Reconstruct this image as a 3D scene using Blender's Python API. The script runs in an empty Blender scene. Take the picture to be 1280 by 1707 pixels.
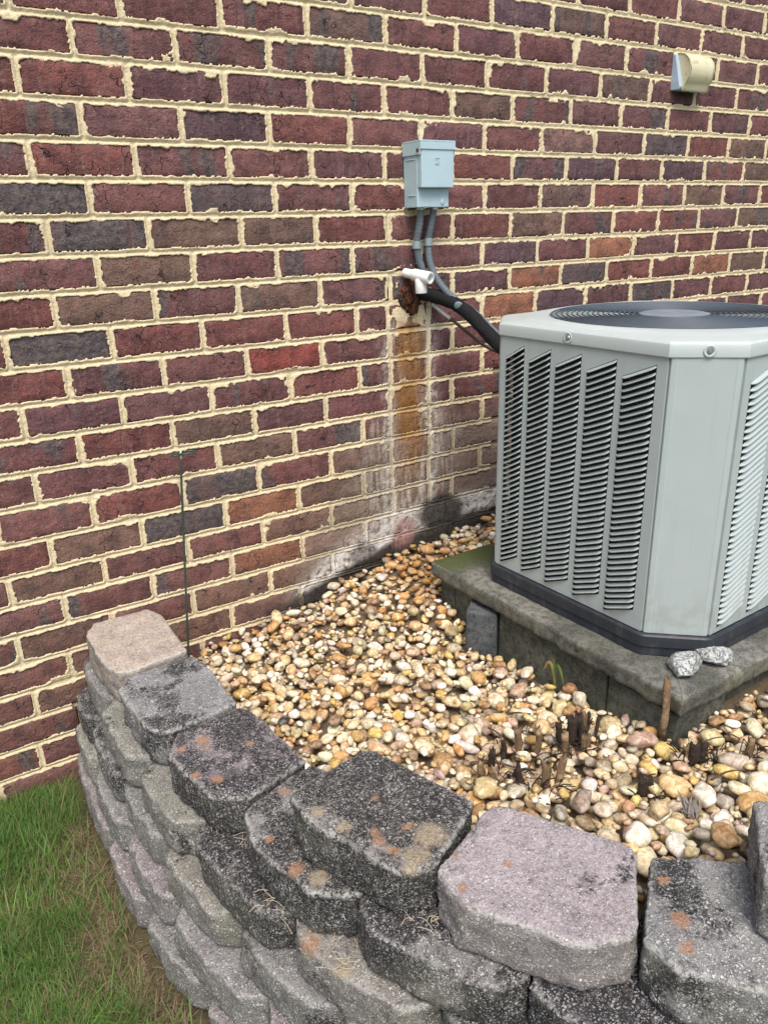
import bpy, bmesh, math, random
import numpy as np
from mathutils import Vector, Matrix, noise as mnoise
PI = math.pi
rng = np.random.default_rng(7)
random.seed(7)
scn = bpy.context.scene
COL = scn.collection

# ------------------------------------------------------------------ camera
cam_d = bpy.data.cameras.new('camera'); cam = bpy.data.objects.new('camera', cam_d); COL.objects.link(cam)
RR = [[0.8446576, -0.5346583, -0.0263433], [-0.2079251, -0.2823387, -0.9365105], [0.4932754, 0.7965082, -0.3496484]]
m = Matrix(((RR[0][0], -RR[1][0], -RR[2][0], -0.29437),
            (RR[0][1], -RR[1][1], -RR[2][1], -1.72562),
            (RR[0][2], -RR[1][2], -RR[2][2], 1.19881), (0, 0, 0, 1)))
cam.matrix_world = m
cam_d.sensor_fit = 'HORIZONTAL'; cam_d.sensor_width = 36; cam_d.lens = 36 * 1273.73 / 1280
cam_d.clip_start = 0.02; cam_d.clip_end = 2000
scn.camera = cam

# ------------------------------------------------------------------ sky, sun, exposure
SUN_EL, SUN_AZ = 58.0, 205.0       # azimuth clockwise from +Y
w = bpy.data.worlds.new('World'); scn.world = w; w.use_nodes = True
wn = w.node_tree; bg = wn.nodes['Background']
sky = wn.nodes.new('ShaderNodeTexSky'); sky.sky_type = 'NISHITA'; sky.sun_disc = False
sky.sun_elevation = math.radians(SUN_EL); sky.sun_rotation = math.radians(SUN_AZ)
sky.air_density = 1.0; sky.dust_density = 4.0; sky.ozone_density = 1.0
wn.links.new(sky.outputs[0], bg.inputs[0]); bg.inputs[1].default_value = 0.11
sd = bpy.data.lights.new('sun', 'SUN'); sd.energy = 1.5; sd.angle = math.radians(28); sd.color = (1.0, 0.95, 0.88)
so = bpy.data.objects.new('sun', sd); COL.objects.link(so)
el, az = math.radians(SUN_EL), math.radians(SUN_AZ)
sdir = Vector((math.sin(az) * math.cos(el), math.cos(az) * math.cos(el), math.sin(el)))
so.rotation_euler = sdir.to_track_quat('Z', 'Y').to_euler(); so.location = (0, -3, 5)
scn.view_settings.view_transform = 'Standard'; scn.view_settings.look = 'None'
scn.view_settings.exposure = 1.02; scn.view_settings.gamma = 1.0; scn.view_settings.use_curve_mapping = False
scn.render.engine = 'CYCLES'; scn.cycles.max_bounces = 6

# ------------------------------------------------------------------ small helpers
def link(o, parent=None):
    COL.objects.link(o)
    if parent is not None: o.parent = parent
    return o
def smooth(me):
    me.polygons.foreach_set('use_smooth', np.ones(len(me.polygons), dtype=bool)); me.update()
def np_mesh(name, V, F, sm=False):
    """V (n,3), F (m,k) one size of face"""
    me = bpy.data.meshes.new(name); V = np.asarray(V, dtype=np.float32); F = np.asarray(F, dtype=np.int32)
    me.vertices.add(len(V)); me.vertices.foreach_set('co', V.ravel())
    k = F.shape[1]; me.loops.add(F.size); me.loops.foreach_set('vertex_index', F.ravel())
    me.polygons.add(len(F)); me.polygons.foreach_set('loop_start', np.arange(0, F.size, k, dtype=np.int32))
    me.update(calc_edges=True)
    if sm: smooth(me)
    me.validate()
    return me
def py_mesh(name, V, F, sm=False):
    me = bpy.data.meshes.new(name); me.from_pydata([tuple(v) for v in V], [], [tuple(f) for f in F]); me.update()
    if sm: smooth(me)
    return me
def bm_mesh(name, bm, sm=False):
    me = bpy.data.meshes.new(name); bmesh.ops.recalc_face_normals(bm, faces=bm.faces[:]); bm.to_mesh(me); bm.free()
    if sm: smooth(me)
    return me
def obj(name, me, mat, parent=None, **props):
    o = bpy.data.objects.new(name, me)
    if mat is not None and not me.materials: me.materials.append(mat)
    for k, v in props.items(): o[k] = v
    return link(o, parent)
def thing(name, label, cat, loc=(0, 0, 0), rz=0.0, group=None):
    o = bpy.data.objects.new(name, None); o.location = loc; o.rotation_euler = (0, 0, rz); o.empty_display_size = 0.05
    o['label'] = label; o['category'] = cat
    if group: o['group'] = group
    return link(o)
def tag(o, label, cat, group=None):
    o['label'] = label; o['category'] = cat
    if group: o['group'] = group
    return o
def color_attr(me, arr, name='tint'):
    a = me.color_attributes.new(name, 'FLOAT_COLOR', 'POINT')
    c = np.ones((len(me.vertices), 4), dtype=np.float32); c[:, :3] = arr; a.data.foreach_set('color', c.ravel())

def vnoise(x, y, seed=0):
    xi = np.floor(x).astype(np.int64); yi = np.floor(y).astype(np.int64); fx = x - xi; fy = y - yi
    fx = fx * fx * (3 - 2 * fx); fy = fy * fy * (3 - 2 * fy)
    def h(a, b):
        n = (a * 374761393 + b * 668265263 + seed * 974634777) & 0x7fffffff
        n = ((n ^ (n >> 13)) * 1274126177) & 0x7fffffff
        return ((n ^ (n >> 16)) & 0xffff) / 65535.0
    return (h(xi, yi) * (1 - fx) + h(xi + 1, yi) * fx) * (1 - fy) + (h(xi, yi + 1) * (1 - fx) + h(xi + 1, yi + 1) * fx) * fy
def fbm(x, y, s, seed=0, octv=3):
    v = 0; a = 1; t = 0
    for i in range(octv):
        v = v + a * vnoise(x * s * 2 ** i, y * s * 2 ** i, seed + i); t += a; a *= .5
    return v / t
def sstep(a, b, x):
    t = np.clip((x - a) / (b - a), 0, 1); return t * t * (3 - 2 * t)

def box_bm(bm, x0, x1, y0, y1, z0, z1, M=None):
    vs = [bm.verts.new(Vector((x, y, z)) if M is None else M @ Vector((x, y, z))) for z in (z0, z1) for y in (y0, y1) for x in (x0, x1)]
    for f in ((0, 2, 3, 1), (4, 5, 7, 6), (0, 1, 5, 4), (2, 6, 7, 3), (0, 4, 6, 2), (1, 3, 7, 5)):
        bm.faces.new([vs[i] for i in f])
def box_mesh(name, x0, x1, y0, y1, z0, z1, bev=0.0, seg=2):
    bm = bmesh.new(); box_bm(bm, x0, x1, y0, y1, z0, z1)
    if bev: bmesh.ops.bevel(bm, geom=bm.edges[:], offset=bev, segments=seg, profile=.5, affect='EDGES')
    return bm_mesh(name, bm, False)
def catmull(P, n=8):
    P = [Vector(p) for p in P]; Q = [P[0] * 2 - P[1]] + P + [P[-1] * 2 - P[-2]]; out = []
    for i in range(1, len(Q) - 2):
        for j in range(n):
            t = j / n; a, b, c, d = Q[i - 1], Q[i], Q[i + 1], Q[i + 2]
            out.append(0.5 * ((2 * b) + (c - a) * t + (2 * a - 5 * b + 4 * c - d) * t * t + (3 * b - a - 3 * c + d) * t ** 3))
    out.append(P[-1]); return out
def tube_data(path, rad, n=12, cap=True):
    """rad: number or function of (index, t)"""
    V, F = [], []; up = Vector((0.13, 0.2, 1)).normalized(); L = len(path)
    for i, p in enumerate(path):
        t = (path[min(i + 1, L - 1)] - path[max(i - 1, 0)]).normalized()
        a = t.cross(up); a = a.normalized() if a.length > 1e-4 else Vector((1, 0, 0)); b = t.cross(a)
        for k in range(n):
            an = 2 * PI * k / n; r = rad(i, i / (L - 1), an) if callable(rad) else rad
            V.append(p + (a * math.cos(an) + b * math.sin(an)) * r)
    for i in range(L - 1):
        for k in range(n):
            F.append((i * n + k, i * n + (k + 1) % n, (i + 1) * n + (k + 1) % n, (i + 1) * n + k))
    if cap: F.append(tuple(range(n - 1, -1, -1))); F.append(tuple((L - 1) * n + k for k in range(n)))
    return V, F
def tube(name, pts, rad, mat, parent=None, n=12, res=8, sm=True, cap=True):
    path = catmull(pts, res) if res > 1 else [Vector(p) for p in pts]
    V, F = tube_data(path, rad, n, cap); return obj(name, py_mesh(name, V, F, sm), mat, parent)
def disc_prism(bm, c, axis, r, h, n=20, r2=None):
    """cylinder from c along axis"""
    axis = Vector(axis).normalized(); a = axis.orthogonal().normalized(); b = axis.cross(a); c = Vector(c); r2 = r if r2 is None else r2
    lo = [bm.verts.new(c + (a * math.cos(2 * PI * k / n) + b * math.sin(2 * PI * k / n)) * r) for k in range(n)]
    hi = [bm.verts.new(c + axis * h + (a * math.cos(2 * PI * k / n) + b * math.sin(2 * PI * k / n)) * r2) for k in range(n)]
    bm.faces.new(lo[::-1]); bm.faces.new(hi)
    for k in range(n): bm.faces.new((lo[k], lo[(k + 1) % n], hi[(k + 1) % n], hi[k]))

# ------------------------------------------------------------------ node helper
class NT:
    def __init__(s, name):
        s.m = bpy.data.materials.new(name); s.m.use_nodes = True; s.t = s.m.node_tree; s.t.nodes.clear()
        s.out = s.n('ShaderNodeOutputMaterial'); s.b = s.n('ShaderNodeBsdfPrincipled'); s.l(s.b.outputs[0], s.out.inputs[0])
        s.b.inputs['Specular IOR Level'].default_value = 0.3
        s.geo = s.n('ShaderNodeNewGeometry'); s.tc = s.n('ShaderNodeTexCoord')
        s.P = s.geo.outputs['Position']; s.O = s.tc.outputs['Object']
    def n(s, t, **k):
        x = s.t.nodes.new(t)
        for a, v in k.items(): setattr(x, a, v)
        return x
    def l(s, a, b): s.t.links.new(a, b)
    def put(s, sock, v):
        if hasattr(v, 'links') or hasattr(v, 'is_output'): s.l(v, sock)
        else:
            if isinstance(v, (tuple, list)) and len(v) == 3 and sock.type == 'RGBA': v = (*v, 1)
            sock.default_value = v
    def math(s, op, a, b=0.0, c=None, clamp=False):
        x = s.n('ShaderNodeMath', operation=op, use_clamp=clamp); s.put(x.inputs[0], a); s.put(x.inputs[1], b)
        if c is not None: s.put(x.inputs[2], c)
        return x.outputs[0]
    def vmul(s, a, b):
        x = s.n('ShaderNodeVectorMath', operation='MULTIPLY'); s.put(x.inputs[0], a); s.put(x.inputs[1], b); return x.outputs[0]
    def vadd(s, a, b):
        x = s.n('ShaderNodeVectorMath', operation='ADD'); s.put(x.inputs[0], a); s.put(x.inputs[1], b); return x.outputs[0]
    def dist(s, a, b):
        x = s.n('ShaderNodeVectorMath', operation='DISTANCE'); s.put(x.inputs[0], a); s.put(x.inputs[1], b); return x.outputs['Value']
    def sep(s, v):
        x = s.n('ShaderNodeSeparateXYZ'); s.l(v, x.inputs[0]); return x.outputs
    def comb(s, a, b, c):
        x = s.n('ShaderNodeCombineXYZ'); s.put(x.inputs[0], a); s.put(x.inputs[1], b); s.put(x.inputs[2], c); return x.outputs[0]
    def noise(s, vec, scale, detail=3, rough=.55, color=False, dist=0.0):
        x = s.n('ShaderNodeTexNoise'); s.l(vec, x.inputs['Vector']); x.inputs['Scale'].default_value = scale
        x.inputs['Detail'].default_value = detail; x.inputs['Roughness'].default_value = rough; x.inputs['Distortion'].default_value = dist
        return x.outputs['Color' if color else 'Fac']
    def vor(s, vec, scale, feature='F1', out='Distance', rnd=1.0):
        x = s.n('ShaderNodeTexVoronoi', feature=feature); s.l(vec, x.inputs['Vector']); x.inputs['Scale'].default_value = scale
        x.inputs['Randomness'].default_value = rnd; return x.outputs[out]
    def ramp(s, v, lo, hi, a=0.0, b=1.0, interp='SMOOTHSTEP'):
        x = s.n('ShaderNodeMapRange', interpolation_type=interp); s.put(x.inputs[0], v)
        for i, q in enumerate((lo, hi, a, b)): s.put(x.inputs[1 + i], q)
        return x.outputs[0]
    def mix(s, f, a, b, mode='MIX'):
        x = s.n('ShaderNodeMix', data_type='RGBA', blend_type=mode); s.put(x.inputs[0], f)
        s.put(x.inputs[6], a); s.put(x.inputs[7], b); return x.outputs[2]
    def curve(s, v, pts):
        x = s.n('ShaderNodeFloatCurve'); c = x.mapping.curves[0]
        x.mapping.use_clip = False; x.mapping.extend = 'HORIZONTAL'
        while len(c.points) > 2: c.points.remove(c.points[1])
        c.points[0].location = pts[0]; c.points[1].location = pts[-1]
        for p in pts[1:-1]: c.points.new(*p)
        for p in c.points: p.handle_type = 'VECTOR'
        x.mapping.update(); s.put(x.inputs['Value'], v); return x.outputs[0]
    def bump(s, h, strength=.5, dist=.002, normal=None):
        x = s.n('ShaderNodeBump'); s.put(x.inputs['Height'], h); x.inputs['Strength'].default_value = strength; x.inputs['Distance'].default_value = dist
        if normal is not None: s.l(normal, x.inputs['Normal'])
        return x.outputs[0]
    def fin(s, col, rough=.8, normal=None, metal=0.0):
        s.put(s.b.inputs['Base Color'], col); s.put(s.b.inputs['Roughness'], rough); s.put(s.b.inputs['Metallic'], metal)
        if normal is not None: s.l(normal, s.b.inputs['Normal'])
        return s.m
def simple(name, col, rough=.5, metal=0.0, var=.15, scale=40, bump=0.0, spec=.4):
    k = NT(name); n = k.noise(k.O, scale, 4); c2 = tuple(max(0, v * (1 - var)) for v in col); c3 = tuple(min(1, v * (1 + var)) for v in col)
    c = k.mix(n, c2, c3); k.b.inputs['Specular IOR Level'].default_value = spec
    nb = k.bump(k.noise(k.O, scale * 3, 3), .4, bump) if bump else None
    return k.fin(c, rough, nb, metal)

# ------------------------------------------------------------------ wall stains, shared by bricks and mortar
def stains(k, col, on_mortar):
    X, Y, Z = k.sep(k.P)
    n1 = k.noise(k.P, 14, 4); n2 = k.noise(k.P, 60, 4); n3 = k.noise(k.vmul(k.P, (60, 60, 9)), 1.0, 3)
    gz = k.curve(X, [(0.0, .17), (.17, .20), (.5, .237), (.8, .325), (1.0, .35)])
    d = k.math('SUBTRACT', Z, gz)
    wob = k.math('MULTIPLY', k.math('SUBTRACT', n1, .5), .05)
    xx = k.math('ADD', X, k.math('ADD', wob, k.math('MULTIPLY', k.math('SUBTRACT', n3, .5), .035)))
    # dull, bleached zone of the bottom courses
    edge = k.curve(X, [(0.0, .0), (.40, .0), (.50, .14), (.60, .25), (.72, .33), (.80, .42), (.95, .44), (1.0, .36)])
    low = k.ramp(k.math('ADD', d, wob), k.math('ADD', edge, .03), k.math('SUBTRACT', edge, .08), 0, 1)
    low = k.math('MULTIPLY', low, k.ramp(X, .40, .52))
    col = k.mix(k.math('MULTIPLY', low, .62), col, (.21, .165, .13) if not on_mortar else (.25, .21, .155))
    # left low courses slightly browner
    # white efflorescence bands beside the rust run
    def band(cx, hw, z0, z1):
        a = k.math('ABSOLUTE', k.math('SUBTRACT', xx, cx)); a = k.ramp(a, hw, hw * .2)
        b = k.math('MULTIPLY', k.ramp(Z, z0 - .08, z0 + .1), k.ramp(Z, z1 + .03, z1 - .05)); return k.math('MULTIPLY', a, b)
    wb = k.math('MAXIMUM', band(.797, .034, .36, .93), band(.945, .03, .45, .96))
    wb = k.math('MULTIPLY', wb, k.math('MULTIPLY', k.ramp(n2, .40, .62, .10, .9), k.ramp(n1, .38, .58, .10, 1)))
    wb = k.math('MULTIPLY', wb, k.ramp(Z, .95, .62, .55, 1.0)); col = k.mix(k.math('MULTIPLY', wb, .68), col, (.60, .58, .52))
    halo = k.math('MAXIMUM', band(.865, .24, .30, .72), band(.87, .12, .42, .98))
    halo = k.math('MULTIPLY', halo, k.ramp(n3, .40, .66))
    col = k.mix(k.math('MULTIPLY', halo, .7), col, (.52, .49, .43))
    # rust run
    ru = k.math('MULTIPLY', k.ramp(k.math('ABSOLUTE', k.math('SUBTRACT', xx, .866)), .072, .015), k.math('MULTIPLY', k.ramp(k.math('ADD', Z, k.math('MULTIPLY', n1, .10)), .50, .72), k.ramp(Z, 1.0, .93)))
    ruc = k.mix(n2, (.12, .05, .014), (.33, .165, .055)) if not on_mortar else k.mix(n2, (.25, .13, .045), (.50, .33, .14))
    col = k.mix(k.math('MULTIPLY', ru, k.math('MULTIPLY', k.ramp(n1, .2, .55, .6, 1.0), k.ramp(n3, .2, .5, .55, .98))), col, ruc)
    # chalky low band above the damp line
    ch = k.math('MULTIPLY', k.ramp(d, .0, .035), k.ramp(d, k.curve(X, [(0., .06), (.5, .08), (.6, .13), (.8, .16), (1.0, .12)]), .04))
    ch = k.math('MULTIPLY', ch, k.math('MULTIPLY', k.ramp(X, .44, .56), k.ramp(n2, .36, .54, .1, 1)))
    col = k.mix(k.math('MULTIPLY', ch, .9), col, (.68, .67, .64))
    # damp dark line at the gravel, deep patch by the pad
    dk = k.math('MULTIPLY', k.ramp(d, .035, .008), k.ramp(X, .30, .55))
    hole = k.dist(k.P, (.965, 0, .40)); dk2 = k.ramp(k.math('ADD', k.dist(k.vmul(k.P, (.75, 1, 1)), (.73, 0, .395)), k.math('MULTIPLY', wob, .8)), .075, .045)
    dk3 = k.ramp(k.math('ADD', k.dist(k.P, (.70, 0, .325)), wob), .06, .03)
    dk = k.math('MAXIMUM', dk, k.math('MAXIMUM', dk2, k.math('MULTIPLY', dk3, .7)))
    col = k.mix(k.math('MULTIPLY', dk, .93), col, k.mix(n2, (.014, .013, .012), (.045, .040, .036)))
    # pink-red wet brick
    rd = k.ramp(k.math('ADD', k.dist(k.P, (.84, 0, .365)), wob), .06, .03)
    col = k.mix(k.math('MULTIPLY', rd, .7), col, k.mix(n2, (.22, .07, .06), (.42, .26, .24)))
    return col

k = NT('brick_clay')
oi = k.n('ShaderNodeObjectInfo')
rnd = oi.outputs['Random']; P = k.P
off = k.comb(k.math('MULTIPLY', rnd, 7.3), k.math('MULTIPLY', rnd, 3.1), k.math('MULTIPLY', rnd, 5.7))
Pn = k.vadd(P, off)
base = oi.outputs['Color']
nbig = k.noise(Pn, 22, 4, .6); nmid = k.noise(Pn, 75, 4, .6); nfin = k.noise(Pn, 320, 3, .6)
streak = k.noise(k.vmul(Pn, (110, 110, 16)), 1.0, 4, .6)
col = k.mix(k.ramp(nbig, .30, .62), k.vmul(base, (.80, .78, .84)), k.vmul(base, (1.50, 1.44, 1.40)))
col = k.mix(k.math('MULTIPLY', k.ramp(streak, .50, .72), .42), col, (.21, .145, .135))
col = k.mix(k.math('MULTIPLY', k.ramp(k.noise(Pn, 34, 3, .5), .60, .72), .35), col, (.20, .055, .04))
# flashed (fire-darkened) bands
fb = k.math('ADD', k.noise(k.vmul(Pn, (13, 0, 4)), 1.0, 2, .5), k.math('MULTIPLY', k.math('SUBTRACT', nmid, .5), .07))
fm = k.ramp(fb, k.math('SUBTRACT', .66, k.math('MULTIPLY', oi.outputs['Alpha'], .42)), k.math('SUBTRACT', .74, k.math('MULTIPLY', oi.outputs['Alpha'], .42)))
fm = k.math('MULTIPLY', fm, k.ramp(oi.outputs['Alpha'], .02, .12))
col = k.mix(k.math('MULTIPLY', fm, .80), col, k.mix(k.ramp(nmid, .35, .65), (.036, .040, .050), (.125, .11, .10)))
# pits, specks
nf2 = k.noise(Pn, 700, 2, .6)
col = k.mix(k.math('MULTIPLY', k.ramp(nfin, .50, .66), .50), col, (.038, .022, .022))
col = k.mix(k.math('MULTIPLY', k.ramp(nf2, .52, .66), .35), col, (.24, .16, .14))
sp = k.math('MULTIPLY', k.ramp(k.vor(Pn, 190), .16, .09), k.ramp(k.noise(Pn, 45, 1), .55, .62))
col = k.mix(k.math('MULTIPLY', sp, .75), col, (.62, .52, .44))
cr = k.noise(k.vadd(Pn, k.vmul(k.noise(Pn, 30, 3, .6, True), (.03, .03, .03))), 30, 1, .4)
crack = k.ramp(k.math('ABSOLUTE', k.math('SUBTRACT', cr, .5)), .012, .0)
crack = k.math('MULTIPLY', crack, k.ramp(k.noise(Pn, 16, 1), .50, .62))
col = k.mix(k.math('MULTIPLY', crack, .8), col, (.03, .018, .018))
col = stains(k, col, False)
h = k.math('ADD', k.math('MULTIPLY', nmid, 1.0), k.math('ADD', k.math('MULTIPLY', nfin, .45), k.math('MULTIPLY', streak, .5)))
h = k.math('SUBTRACT', h, k.math('MULTIPLY', crack, 1.3))
M_BRICK = k.fin(col, .82, k.bump(k.math('ADD', h, k.math('MULTIPLY', nbig, 1.2)), 1.0, .0045))

k = NT('mortar_sand')
n1 = k.noise(k.P, 30, 4); n2 = k.noise(k.P, 200, 4, .65); n3 = k.noise(k.P, 7, 3)
col = k.mix(n1, (.54, .45, .28), (.69, .59, .395)); col = k.mix(k.ramp(n2, .55, .75), col, (.78, .70, .51))
col = k.mix(k.math('MULTIPLY', k.ramp(n3, .5, .7), .25), col, (.40, .33, .22))
col = k.mix(k.math('MULTIPLY', k.ramp(n2, .46, .30), .5), col, (.30, .24, .13))
col = stains(k, col, True)
M_MORTAR = k.fin(col, .92, k.bump(k.math('ADD', n2, k.noise(k.P, 70, 3)), .8, .0025))

# ------------------------------------------------------------------ brick wall
HC, HL, ZO = 0.0723641, 0.1016, 1.59201
JT = "-3:16,-1,-14 18,4,-6 20,7,-3 22,11,-1;-2:9,12,-16 11,14,-1 13,16,3 15,15,1 17,19,1 19,16,3 21,15,3;-1:2,3,-18 4,5,-8 6,1,1 8,2,0 10,4,1 12,1,1 14,2,0 16,1,1 20,7,-1 22,8,-1;0:1,6,-1 3,3,-4 5,6,3 7,1,2 9,5,-3 11,3,-4 13,4,2 15,6,0 17,9,0 19,11,-12 21,17,3;1:0,-1,-2 2,-1,-4 4,0,2 6,-1,0 8,-6,-2 10,-6,2 12,-9,-2 14,-2,0 16,-4,0 18,-2,2 20,0,0 22,0,-2;2:1,1,-3 3,-2,4 5,-5,-4 7,-3,-2 9,-2,7 13,-4,-5 15,-1,0 17,3,-1 19,3,-1 21,5,-3;3:0,-4,-1 2,-4,2 4,-4,1 6,-6,2 8,-9,-2 14,-7,2 16,-5,3 18,-7,2 20,-4,3 22,-1,2;4:1,-5,3 3,-3,2 5,-2,0 7,-2,-1 13,0,2 15,3,4 17,6,4 19,10,3 21,8,6 23,5,6;5:2,3,8 4,10,2 6,-3,5 8,-3,4 10,-4,0 14,-8,1 16,-6,-3 18,-4,-7 20,-7,0 22,-5,4;6:1,-10,5 3,-8,2 5,-8,0 7,-7,1 11,-5,-6 13,-5,-6 15,-3,1 17,-8,0 19,-5,2 21,-14,5 23,-13,5;7:0,-5,9 2,-1,2 4,-11,4 6,-1,1 8,1,4 12,-4,6 14,-7,8 16,-17,3 18,-16,2 20,-21,2 22,-16,-4;8:-1,-8,5 1,-4,1 3,-3,0 5,3,1 7,-2,-4;9:0,-4,4 2,-2,0 4,-3,-2 6,-5,0;10:-1,-3,3 1,-2,0 3,1,-4 5,3,0 7,1,1;11:0,-2,3 2,2,-1 4,2,4 6,-2,-1;12:-1,-2,0 1,-1,10 3,2,0 5,5,0 7,4,2;13:0,3,-2 2,8,0 4,1,12 6,4,-1;14:-1,3,-10 1,3,-10 3,6,-8 5,6,-9 7,2,-10;15:-2,6,-7 0,6,-2 2,3,-6 6,-3,-1;16:-1,9,0 1,9,-1 3,9,2 5,7,0 7,0,-10;17:-2,0,-4 2,0,-2 4,8,-3 6,-7,-2;18:-1,-3,-4 3,-6,2;19:-2,9,-3;21:-2,-4,0"
JX, ZM = {}, []
for part in JT.split(';'):
    r, s = part.split(':'); r = int(r)
    for q in s.split():
        u, dx, dz = (int(v) for v in q.split(','))
        JX[(r, u)] = dx / 1000.0; ZM.append((r, u, dz / 1000.0))
ZM = np.array(ZM)
def zoff(r, x):
    """offset of the bed between course r-1 and r (r may be fractional)"""
    u = x / HL
    u = np.asarray(u, float); g = np.zeros_like(u); sw = np.full_like(u, .35)
    for rr, uu, dz in ZM:
        wgt = np.exp(-((rr + .5 - r) / .9) ** 2) * np.exp(-((u - uu) / 3.0) ** 2); g = g + wgt * dz; sw = sw + wgt
    return np.clip(g / sw, -.008, .008)
R0, R1 = -13, 26
XA, XB = -1.9, 3.9
jr = random.Random(3)
ROWS = {}
for r in range(R0, R1 + 1):
    xs = []
    odd = (r % 2 == 0)   # even rows have joints at odd u
    drift = jr.uniform(-.004, .004)
    for u in range(int(XA / HL) - 2, int(XB / HL) + 2):
        if (u % 2 == 1) != odd: continue
        dx = JX.get((r, u))
        if dx is None:
            near = [v for (a, b), v in JX.items() if a == r and abs(b - u) <= 4]
            dx = (sum(near) / len(near) if near else drift) + jr.uniform(-.002, .002)
        xs.append(u * HL + max(-.017, min(.017, dx)))
    if 8 <= r <= 15:      # the re-laid strip under the pipe hole
        xs = [x for x in xs if not .77 < x < .985]
        xs += [.806 + jr.uniform(-.003, .003), .934 + jr.uniform(-.003, .003)]
        xs.sort()
    ROWS[r] = xs
HJ, BJ = .0118, .0124       # joint widths
# brick shape variants (unit size, front at y=-1 side)
def brick_mesh(i):
    rr = random.Random(100 + i); nx, nz = 15, 6; V, F = [], []
    def prof(t, e):  # rounding near ends
        d = min(t, 1 - t); return 0 if d > e else (1 - d / e) ** 2
    for a in range(nx + 1):
        for b in range(nz + 1):
            tx, tz = a / nx, b / nz
            x = -.5 + tx; z = -.5 + tz; y = -.0005
            nn = mnoise.noise(Vector((x * 5 + i * 9, z * 2.2, i))) * .0022 + mnoise.noise(Vector((x * 17 + i * 5, z * 6, i + 4))) * .0010
            y += nn
            if a in (0, nx) or b in (0, nz):
                y += .0016; x += (.004 * mnoise.noise(Vector((z * 9, i, 3)))) if a in (0, nx) else 0
                z += (.014 * mnoise.noise(Vector((x * 14, i, 5)))) if b in (0, nz) else 0
            elif a in (1, nx - 1) or b in (1, nz - 1): 
                x = -.5 + .018 if a == 1 else (.5 - .018 if a == nx - 1 else x); z = -.5 + .06 if b == 1 else (.5 - .06 if b == nz - 1 else z)
                y += .0002
            V.append((x, y, z))
    ix = lambda a, b: a * (nz + 1) + b
    for a in range(nx):
        for b in range(nz): F.append((ix(a, b), ix(a + 1, b), ix(a + 1, b + 1), ix(a, b + 1)))
    # sides going back into the wall
    rim = [ix(a, 0) for a in range(nx + 1)] + [ix(nx, b) for b in range(1, nz + 1)] + [ix(a, nz) for a in range(nx - 1, -1, -1)] + [ix(0, b) for b in range(nz - 1, 0, -1)]
    n0 = len(V)
    for q in rim: x, y, z = V[q]; V.append((x, .08, z))
    L = len(rim)
    for j in range(L): F.append((rim[j], n0 + j, n0 + (j + 1) % L, rim[(j + 1) % L]))
    me = py_mesh('brick', V, F, True); me.materials.append(M_BRICK); return me
BV = [brick_mesh(i) for i in range(14)]
BURG = [(.112, .046, .046), (.104, .043, .045), (.122, .053, .051), (.095, .043, .048), (.126, .047, .042), (.108, .052, .054)]
KINDC = {'b': None, 'g': ((.086, .058, .060), .62), 'k': ((.066, .050, .054), .30), 'n': ((.112, .070, .054), .15), 'r': ((.200, .048, .038), 0), 'o': ((.215, .095, .055), .1),
         'd': ((.100, .062, .055), .30), 'h': ((.112, .050, .050), .36), 'p': ((.072, .042, .052), .15), 'q': ((.125, .044, .040), .0), 'l': ((.19, .11, .095), .1)}
# kinds of single bricks, by course and left joint
SPECIAL = {(4, -1): 'g', (4, 3): 'k', (5, 0): 'g', (5, 2): 'n', (5, 4): 'n', (2, 3): 'p', (0, 1): 'h', (0, 3): 'h', (0, 5): 'h', (-1, 6): 'd', (6, -1): 'h', (6, 1): 'n', (6, 5): 'h', (6, 7): 'h',
           (7, -2): 'q', (7, 0): 'n', (7, 2): 'h', (7, 4): 'n', (8, -1): 'g', (8, 1): 'q', (9, 4): 'r', (9, -2): 'q', (11, 2): 'n', (11, 0): 'q', (12, 5): 'h', (13, 2): 'g', (14, 1): 'g', (14, -1): 'n', (14, 3): 'o',
           (13, 6): 'n', (15, -2): 'n', (15, 4): 'n', (16, 1): 'h', (16, 3): 'o', (16, 5): 'l', (17, -2): 'n', (17, 4): 'n', (17, 2): 'n', (18, 1): 'n', (18, 3): 'd', (18, -1): 'n', (15, 6): 'n', (14, 5): 'n', (12, -1): 'b',
           (4, 13): 'd', (4, 15): 'q', (4, 19): 'n', (4, 17): 'b', (-2, 13): 'd', (3, 14): 'p', (3, 18): 'p', (2, 13): 'l', (2, 17): 'k', (5, 12): 'n', (6, 15): 'o', (7, 12): 'o', (7, 14): 'k', (7, 20): 'o',
           (5, 14): 'h', (0, 15): 'd', (-1, 16): 'h', (1, 12): 'b', (3, 16): 'h', (2, 19): 'b', (3, 22): 'n', (2, 21): 'n', (8, 11): 'o', (9, 8): 'n', (5, 22): 'n', (5, 6): 'q', (3, 0): 'b', (3, 2): 'h', (17, 0): 'b', (12, 3): 'n',
           (8, 17): 'k', (6, 11): 'p', (4, 5): 'h', (-2, 5): 'd', (-3, 6): 'd', (10, 5): 'q', (1, 14): 'b', (-1, 10): 'b', (12, 1): 'b', (13, 0): 'q', (0, 17): 'b', (19, -2): 'n'}
wall = thing('brick_wall', 'dark burgundy brick house wall with wide sandy cream mortar joints', 'brick wall')
Rm = Matrix(((RR[0]), (RR[1]), (RR[2])))
cpos = Vector((-0.29437, -1.72562, 1.19881))
def px(p):
    q = Rm @ (Vector(p) - cpos); return (640 + 1273.7 * q[0] / q[2], 853.5 + 1273.7 * q[1] / q[2]) if q[2] > .05 else (-9999, -9999)
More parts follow.
